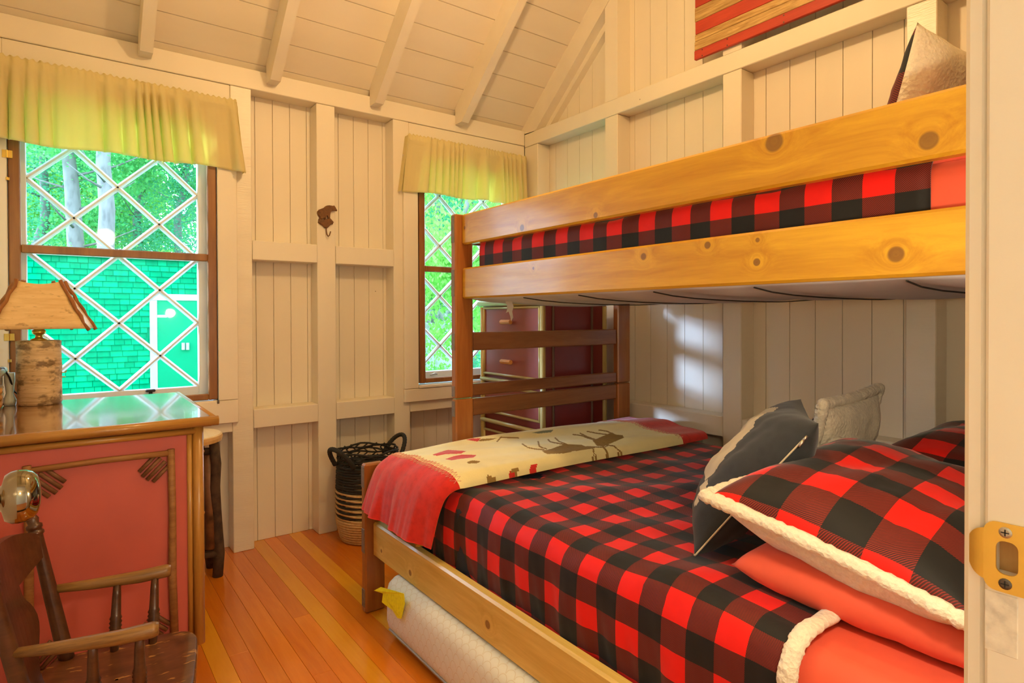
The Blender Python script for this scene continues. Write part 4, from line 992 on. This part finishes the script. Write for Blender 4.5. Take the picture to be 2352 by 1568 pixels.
# ================================================================== WOVEN BASKET
BX, BY = 1.325, 3.115
bs = thing('woven_basket', 'tall woven basket, black above and natural seagrass below, with two looped handles', 'basket', (BX, BY, 0))
gblk = plain('black seagrass', (.022, .021, .017), .8, .3, 90, .4, 200); gnat = plain('natural seagrass', (.66, .46, .20), .8, .12, 60, .4, 200)
def brad(z): return .135+.028*min(1, z/.10)**.6+.008*z/.45-.012*max(0, (z-.25))/.2
def rope_ring(z, ph, r=.0075, wav=.0, n=44):
    P = []
    for k in range(n):
        t = 2*PI*k/n; R = brad(z)+.0035*math.sin(t*22+ph); P.append((BX+R*math.cos(t), BY+R*math.sin(t), z+wav*math.sin(t*5+ph)))
    return tube(P, r, 6, False, True)
nat, blk = [], []
nr = 30
for i in range(nr):
    z = .010+i*.0135
    if i < 9: nat.append(rope_ring(z, PI*(i % 2)))
    elif i < 20: (blk if i % 2 == 0 else nat).append(rope_ring(z, PI*(i % 2), .0075, .004))
    else: blk.append(rope_ring(z, PI*(i % 2), .0075, .002))
obj('natural_weave', *join(*nat), gnat, bs, None, True); obj('black_weave', *join(*blk), gblk, bs, None, True)
obj('base', *lathe([(.02, .004), (.132, .004), (.134, .012), (.02, .013)], (BX, BY, 0), 28), gnat, bs)
rim = []
for z, ph in ((.432, 0), (.447, 2), (.462, 4), (.476, 1)): rim.append(rope_ring(z, ph, .0055, .006))
for k in range(20):
    t = 2*PI*k/20; P = [(BX+(brad(z)+.003*(-1)**j)*math.cos(t+.1*(-1)**j), BY+(brad(z)+.003*(-1)**j)*math.sin(t+.1*(-1)**j), z) for j, z in enumerate((.405, .43, .455, .48))]; rim.append(tube(P, .005, 6))
obj('open_rim', *join(*rim), gblk, bs, None, True)
for sgn, ang in ((-1, PI+.35), (1, .25)):
    c = Vector((math.cos(ang), math.sin(ang), 0)); tn = Vector((-c.y, c.x, 0)); P = []; R = []
    for k in range(41):
        a = PI*k/40; q = tn*(.072*math.cos(a)); up_ = math.sin(a)
        P.append(Vector((BX, BY, .435))+c*(brad(.43)+.005+.075*up_)+q+Vector((0, 0, .105*up_**.9-.02))); R.append(.0115+.0014*(k % 2))
    obj('handle', *tube(P, R, 9), gblk, bs, None, True)
# ================================================================== SMALL ARMCHAIR
dkw = wood('worn dark chair wood', (.05, .016, .006), (.115, .042, .015), 0, .33, 1.6, coat=.25, rnd=.1); arw = wood('worn chair arm', (.10, .045, .013), (.36, .19, .05), 0, .4, 2.2, coat=.2)
ac = thing('armchair', 'small worn dark wooden armchair with turned spindles in front of the red dresser', 'chair', (.075, 1.772, 0))
SZ = .32
def worn_mat():
    m, nt, b = new_mat('scuffed seat'); k = NT(nt); v = k.coord((3, 9, 9)); g = k.noise(v, 3, 5, .6, .5)
    col = k.ramp(g, [(.3, (.07, .022, .009)), (.7, (.17, .062, .022))]); sc = k.ramp(k.noise(k.coord((14, 50, 50)), 1.3, 3), [(.63, (0, 0, 0)), (.67, (1, 1, 1))])
    k.l(k.mix(k.math('MULTIPLY', sc, .8), col, (.5, .26, .07)), b.inputs['Base Color']); b.inputs['Roughness'].default_value = .35; b.inputs['Coat Weight'].default_value = .25; k.bump(g, .1, .002, b); return m
seat = []
for k in range(40):
    t = 2*PI*k/40; cx = math.copysign(abs(math.cos(t))**.35, math.cos(t)); sy = math.copysign(abs(math.sin(t))**.35, math.sin(t)); seat.append((.02+.175*cx, .172*sy*(1+.06*cx)))
V = []; rings = [(.82, SZ-.034), (.97, SZ-.028), (1.0, SZ-.016), (1.0, SZ-.007), (.97, SZ), (.80, SZ-.003), (.45, SZ-.009), (.02, SZ-.011)]
for sc, z in rings: V += [(.02+(a-.02)*sc, b*sc, z) for a, b in seat]
F = [(j*40+i, j*40+(i+1) % 40, (j+1)*40+(i+1) % 40, (j+1)*40+i) for j in range(len(rings)-1) for i in range(40)]+[tuple(range(40))[::-1]]
obj('seat', V, F, worn_mat(), ac, None, True, local=True)
def turned(p0, p1, rr, n=10):
    p0, p1 = Vector(p0), Vector(p1); return tube([p0.lerp(p1, t) for t, r in rr], [r for t, r in rr], n)
POST = [(0, .017), (.08, .0185), (.5, .0165), (.80, .0145), (.86, .0145), (.87, .0185), (.885, .0185), (.89, .0155), (.905, .0155), (.91, .018), (.93, .018), (.94, .012), (.97, .014), (1, .008)]
for sy in (-1, 1):
    obj('back_post', *turned((-.108, sy*.150, SZ-.01), (-.185, sy*.172, .695), POST, 12), dkw, ac, None, True, local=True)
    obj('arm', *tube([(-.143, sy*.165, .497), (-.06, sy*.170, .492), (.05, sy*.174, .490), (.115, sy*.176, .494), (.126, sy*.176, .494)], [.010, .0135, .0165, .0175, .014], 10), arw, ac, None, True, local=True)
    for xx in (.0, .088):
        obj('spindle', *turned((xx-.004, sy*.140, SZ-.006), (xx, sy*.170, .487), [(0, .0095), (.15, .012), (.28, .013), (.30, .0155), (.33, .0125), (.36, .0155), (.39, .0125), (.42, .0155), (.45, .0125), (.48, .015), (.52, .012), (.8, .0105), (1, .0085)], 10), dkw, ac, None, True, local=True)
    for xx, fx in ((-.10, -.15), (.13, .17)):
        obj('leg', *turned((fx, sy*.165, .0), (xx, sy*.120, SZ-.03), [(0, .013), (.2, .017), (.5, .021), (.52, .017), (.56, .021), (.9, .017), (1, .015)], 10), dkw, ac, None, True, local=True)
    obj('stretcher', *turned((-.135, sy*.15, .12), (.158, sy*.152, .12), [(0, .008), (.5, .013), (1, .008)], 8), dkw, ac, None, True, local=True)
# solid back: crest over a vase-shaped splat
def back_board(rows, t=.014):
    """rows of points (y, z) across the board; bowed in plan, leaning like the posts."""
    m_ = len(rows[0]); V = []
    for d in (-t/2, t/2):
        for r in rows:
            for (y, z) in r: k = (z-SZ)/(.695-SZ); V.append((-.112-.077*k+d-.030*(1-(y/.15)**2), y, z))
    n = len(rows); N = n*m_; F = []
    for i in range(n-1):
        for j in range(m_-1): q = (i*m_+j, i*m_+j+1, (i+1)*m_+j+1, (i+1)*m_+j); F += [q, tuple(N+x for x in q[::-1])]
    loop = [(0, j) for j in range(m_)]+[(i, m_-1) for i in range(1, n)]+[(n-1, j) for j in range(m_-2, -1, -1)]+[(i, 0) for i in range(n-2, 0, -1)]
    L_ = [i*m_+j for i, j in loop]
    for a_, b_ in zip(L_, L_[1:]+L_[:1]): F.append((a_, N+a_, N+b_, b_))
    return V, F
rows = []
for k in range(19):
    y = -.158+.316*k/18; e = abs(y)/.158; zt2 = .648+.030*(1-e**3); zb2 = .590-.030*(1-e**2); rows.append([(y, zb2+(zt2-zb2)*j/5) for j in range(6)])
obj('crest_rail', *back_board(rows, .018), dkw, ac, local=True)
vs = [(.045, SZ-.004), (.040, .35), (.048, .37), (.055, .39), (.070, .41), (.082, .43), (.089, .45), (.090, .47), (.084, .49), (.075, .505), (.062, .52), (.055, .535), (.052, .566)]
obj('splat', *back_board([[(-a_+2*a_*j/8, z) for j in range(9)] for a_, z in vs], .012), dkw, ac, local=True)
ac.rotation_euler = (0, 0, math.radians(-11))
# ================================================================== CEILING LAMP AND ADDED FILL LAMPS
PX, PY, PZ = 1.16, 1.40, 2.80
WARM = (1.0, .645, .30)
pd = thing('pendant_lamp', 'pendant bulb lamp hanging from the sloping ceiling', 'lamp', (PX, PY, ceil_z(PY)))
obj('cord', *tube([(PX, PY, ceil_z(PY)-.005), (PX, PY, PZ+.13)], .004, 8), M['black'], pd); obj('canopy', *lathe([(.05, ceil_z(PY)-.06), (.052, ceil_z(PY)-.03), (.01, ceil_z(PY)+.0)], (PX, PY, 0), 20), M['brass'], pd)
obj('socket', *lathe([(.012, PZ+.13), (.022, PZ+.12), (.022, PZ+.07), (.018, PZ+.066)], (PX, PY, 0), 16), M['brass'], pd)
def lamp_light(name, loc, e, r, parent, col=WARM):
    l = bpy.data.lights.new(name, 'POINT'); l.energy = e; l.shadow_soft_size = r; l.color = col
    o = bpy.data.objects.new(name, l); COL.objects.link(o); o.parent = parent; o.location = Vector(loc)-OFF[parent.name]; return o
lamp_light('pendant_light', (PX, PY, PZ-.02), 46, .06, pd)
hfill = thing('hall_fill_lamp', 'added fill lamp in the hall behind the camera, out of view', 'lamp', (.37, -1.45, 2.44))  # added fill behind the camera, brightens the room through the doorway
obj('canopy', *lathe([(.06, 2.415), (.062, 2.44)], (.37, -1.45, 0), 20), M['brass'], hfill); obj('stem', *tube([(.37, -1.45, 2.415), (.37, -1.45, 2.24)], .006, 8), M['brass'], hfill)
lamp_light('hall_fill_light', (.37, -1.45, 2.10), 22, .10, hfill, (1, .76, .48))

wfill = thing('wall_fill_lamp', 'added fill lamp on the front wall, out of view behind the door jamb', 'lamp', (.80, YF, 1.42))  # unseen, added to brighten the pillows and the wall under the bunk
obj('back_plate', *lathe([(.045, YF+.0005), (.045, YF+.012), (.02, YF+.018)], (.80, 0, 1.42), 20, 'y'), M['brass'], wfill)
obj('arm', *tube([(.80, YF+.015, 1.42), (.80, YF+.040, 1.41), (.80, YF+.045, 1.36)], .007, 8), M['brass'], wfill, None, True)
lamp_light('wall_fill_light', (.80, YF+.052, 1.24), 13, .04, wfill, (1, .84, .60))
# ================================================================== OUTDOORS
GZ = -.55
def leaf_mat(name, c0, c1, tc):
    m, nt, b = new_mat(name); k = NT(nt); nt.nodes.remove(b); oi = k.n('ShaderNodeObjectInfo'); v = k.coord()
    col = k.ramp(k.noise(v, 1.2, 3), [(.35, c0), (.65, c1)]); d = k.n('ShaderNodeBsdfDiffuse'); t = k.n('ShaderNodeBsdfTranslucent'); mx = k.n('ShaderNodeMixShader'); mx.inputs[0].default_value = .45
    k.l(col, d.inputs[0]); t.inputs[0].default_value = (*tc, 1); k.l(d.outputs[0], mx.inputs[1]); k.l(t.outputs[0], mx.inputs[2]); k.l(mx.outputs[0], nt.nodes['Material Output'].inputs[0]); return m
lf = [leaf_mat('maple leaves', (.04, .27, .09), (.12, .44, .15), (.25, .65, .20)), leaf_mat('spruce needles', (.03, .21, .12), (.07, .34, .19), (.10, .40, .2)), leaf_mat('birch leaves', (.09, .30, .05), (.20, .46, .09), (.36, .62, .14))]
barkt = plain('pale trunk bark', (.17, .165, .155), .8, .2, 10, .5, 30, scale=(1, 1, .4))
grass = plain('grass', (.055, .36, .09), .9, .25, 3, .5, 20)
gr = box('ground', grass, None, -40, 50, 3.6, 70, GZ-.2, GZ, c=.01); label(gr, 'green grassy ground outside the windows', 'ground', kind='structure')
def foliage(seed, n, kind):
    r = random.Random(seed); V, F = [], []
    clumps = []
    for _ in range(46 if kind != 1 else 60):
        while True:
            p = Vector((r.uniform(-1, 1), r.uniform(-1, 1), r.uniform(-1, 1)))
            if p.length < 1: break
        if kind == 1: h = r.random(); a = r.uniform(0, 2*PI); q = (1-h)*.95*r.uniform(.4, 1); p = Vector((q*math.cos(a), q*math.sin(a), 2*h-1))
        clumps.append((p, r.uniform(.10, .24)))
    for _ in range(n):
        c, s = r.choice(clumps); p = c+Vector((r.gauss(0, s), r.gauss(0, s), r.gauss(0, s*.6)))
        d = Vector((r.gauss(0, 1), r.gauss(0, 1), r.gauss(0, .5))).normalized(); u, v = frame(d); sz = r.uniform(.010, .024)*(1.0 if kind != 1 else .9); u *= sz; v *= sz*(.7 if kind != 1 else .28)
        b = len(V); V += [tuple(p-u), tuple(p+v), tuple(p+u), tuple(p-v)]; F.append((b, b+1, b+2, b+3))
    return V, F
crown_me = {}
def crown(kind):
    key = (kind, random.randrange(2))
    if key not in crown_me:
        V, F = foliage(kind*7+key[1], 24000, kind); me = bpy.data.meshes.new('crown'); me.from_pydata(V, [], F); me.materials.append(lf[kind]); crown_me[key] = me
    return crown_me[key]
def tree(x, y, h, r, kind, lab, trunk=.13, cz=.62, hh=.42):
    t = thing('tree', lab, 'tree', (x, y, GZ), 'trees behind the cabin')
    P = [Vector((x+.12*noise1(k*.5+x, y), y, GZ-.05+h*.92*k/10)) for k in range(11)]
    obj('trunk', *tube(P, [trunk*(1-.7*k/10) for k in range(11)], 10), barkt, t, None, True)
    c = bpy.data.objects.new('crown', crown(kind)); COL.objects.link(c); c.parent = t; c.location = (0, 0, h*cz); c.scale = (r, r, h*hh); c.rotation_euler = (0, 0, random.uniform(0, 6))
    rb = random.Random(int(x*100)); br = []
    for k in range(7):
        z = h*rb.uniform(.3, .8); a = rb.uniform(0, 2*PI); L = r*rb.uniform(.4, .8); br.append(tube([(x, y, GZ+z), (x+L*.5*math.cos(a), y+L*.5*math.sin(a), GZ+z+.15*L), (x+L*math.cos(a), y+L*math.sin(a), GZ+z+.4*L)], [trunk*.14, trunk*.09, trunk*.03], 6))
    obj('branches', *join(*br), barkt, t, None, True)
    return t
def ray_xy(px, y): p = on(px, 735, 1, y); return p.x
spec = [(178, 19, 11, 2.6, 0, .26, 'pale trunked maple left of centre behind the green shed'), (250, 17.5, 12, 2.4, 2, .24, 'tall pale trunked tree right behind the green shed roof'), (95, 22, 10, 2.6, 1, .2, 'dark spruce at the left edge of the left window'), (330, 23, 11, 2.7, 0, .2, 'leafy maple behind the shed, right of the pale trunks'), (420, 21, 9, 2.2, 1, .18, 'spruce seen at the right side of the left window'),
        (150, 27, 12, 3.2, 2, .2, 'bright leafy tree far behind the shed'), (300, 30, 12, 3.4, 1, .2, 'tall spruce far behind the shed'), (30, 29, 12, 3.4, 0, .2, 'leafy maple far at the left beyond the window'), 
        (1000, 11.5, 7, 1.9, 1, .14, 'pale trunked spruce close outside the corner window'), (1060, 9.5, 6, 1.7, 2, .08, 'bright birch close outside the corner window'), (960, 15, 9, 2.6, 0, .18, 'leafy maple behind the corner window'), (1090, 14, 9, 2.6, 1, .18, 'dark spruce behind the corner window'), (1030, 20, 11, 3.2, 2, .2, 'tall bright birch far behind the corner window'), (1150, 17, 10, 3.0, 0, .2, 'leafy maple to the right of the corner window')]
for px, y, h, r, kind, tk, lab in spec: tree(ray_xy(px, y), y, h, r, kind, lab, tk, (.78 if px in (178, 250) else .62) if px < 500 else .52, (.26 if px in (178, 250) else .38) if px < 500 else .46)
for i, (px, y, s, kind, lab) in enumerate(((60, 17.5, 1.6, 0, 'leafy bush at the left behind the shed roof'), (220, 19, 1.7, 2, 'bright bush between the pale trunks'), (330, 18, 1.5, 0, 'leafy bush right of the pale trunks'), (440, 17.5, 1.6, 2, 'bright bush at the right behind the shed'), (985, 9, .9, 0, 'low leafy bush below the corner window'), (1050, 8.2, .8, 2, 'low bright bush outside the corner window'))):
    x = ray_xy(px, y); t = thing('bush', lab, 'bush', (x, y, GZ), 'bushes behind the cabin')
    c = bpy.data.objects.new('foliage', crown(kind)); COL.objects.link(c); c.parent = t; z0 = 2.2 if px < 500 else .35; c.location = (0, 0, z0*.75); c.scale = (s*1.2, s*.8, s if px < 500 else s*.6)
    obj('stems', *join(*[tube([(x, y, GZ-.02), (x+.3*math.cos(a), y+.2*math.sin(a), GZ+z0*.9)], [.04, .015], 6) for a in (0, 1.5, 3, 4.5)]), barkt, t)
# rocks by the corner window
for px, py, s, lab in ((1020, 725, .35, 'largest pale boulder outside the corner window'), (1050, 738, .25, 'pale boulder at the right outside the corner window'), (985, 730, .2, 'smallest boulder at the left outside the corner window')):
    y = 10.6; p = on(px, py, 1, y); V, F = lathe([(.3, 0), (.9, .15), (1.0, .5), (.75, .9), (.3, 1.05), (.02, 1.07)], (0, 0, 0), 10)
    V = [(a*s*(1+.15*noise1(a*3+px, b)), b*s, c*(p.z-GZ)*(1+.08*noise1(b*4, a))) for a, b, c in V]
    o = obj('boulder', V, F, plain('grey boulder', (.42, .42, .40), .9, .2, 8, .5, 10), None, None, True); o.location = (p.x, y, GZ-.01); label(o, lab, 'rock', 'boulders outside the corner window')
# green shingled shed
SY = 13.0; sx0, sx1 = -2.2, 3.6; ez = 2.30
sh = thing('shed', 'green shingled shed with white trimmed door outside the left window', 'shed', ((sx0+sx1)/2, SY+1.2, GZ))
sgm = [plain('green shingle', (.0, .19, .078), .9, .10, 20, .3, 60, scale=(1, 1, .2), spec=0), plain('lighter green shingle', (.001, .25, .105), .9, .10, 20, .3, 60, scale=(1, 1, .2), spec=0)]
box('wall', sgm[0], sh, sx0, sx1, SY, SY+2.4, GZ+.05, ez, c=.01)
box('foundation', plain('concrete', (.4, .4, .38), .9), sh, sx0+.02, sx1-.02, SY+.02, SY+2.38, GZ-.1, GZ+.06, c=.01)
dxa = ray_xy(352, SY); 
wht = plain('white shed trim', (.34, .36, .36), .6)
dz1 = on(400, 690, 1, SY-.05).z
shp = {}
rows = int((ez-.03-(GZ+.06))/.104); cand = []
rr_ = random.Random(5)
for j in range(rows):
    z0 = ez-.03-(j+1)*.104; x = sx0-rr_.uniform(0, .1)
    while x < sx1:
        wd = rr_.choice((.11, .15, .19, .23)); a, b = max(x, sx0), min(x+wd, sx1); x += wd
        if b-a < .03: continue
        if a > dxa-.12 and b < dxa+1.1 and z0 < dz1: continue
        q = proj(((a+b)/2, SY, z0+.05)); vis = 55 < q[0] < 470 and 595 < q[1] < 905
        hid = (q[0] < 140 and q[1] > 655)
        cand.append((0 if (vis and not hid) else 1, rr_.random(), a, b, z0))
cand.sort(); rest = []
def shingle(a, b, z0): return [(a+.004, SY-.002, z0+.112), (b-.004, SY-.002, z0+.112), (a+.004, SY-.030, z0), (b-.004, SY-.030, z0), (a+.003, SY, z0), (b-.003, SY, z0)], [(0, 2, 3, 1), (2, 4, 5, 3), (0, 4, 2), (1, 3, 5)]
for k, (vis, _, a, b, z0) in enumerate(cand):
    if k < 290: obj('shingle', *shingle(a, b, z0), sgm[k % 2], sh)
    else: rest.append(shingle(a, b, z0))
st = obj('shingles', *join(*rest), sgm[0], sh); st['kind'] = 'stuff'
box('door_trim', wht, sh, dxa-.06, dxa+.06, SY-.045, SY, GZ+.06, dz1, c=.005); box('door_trim', wht, sh, dxa-.06, dxa+1.05, SY-.047, SY, dz1, dz1+.12, c=.005); box('door_trim', wht, sh, dxa+.93, dxa+1.05, SY-.045, SY, GZ+.06, dz1, c=.005)
sd = box('door', plain('green shed door', (.002, .22, .10), .8, .03, 3, spec=.05), sh, dxa+.06, dxa+.93, SY-.03, SY+.01, GZ+.08, dz1, c=.004)
box('hinge_strap', wht, sd, dxa+.06, dxa+.22, SY-.034, SY-.029, dz1-.32, dz1-.27, c=.002)
for px in (421, 431): obj('door_handle', *tube([tuple(on(px, 803, 1, SY-.06)), tuple(on(px, 787, 1, SY-.06))], .03, 8), wht, sd)
obj('roof', *prism([(SY-.09, ez-.03), (SY-.09, ez+.06), (SY+1.2, ez+.14), (SY+2.48, ez+.06), (SY+2.48, ez-.03), (SY+1.2, ez+.05)], 'x', sx0-.2, sx1+.2), plain('grey brown roof', (.22, .20, .17), .9, .2, 20), sh)
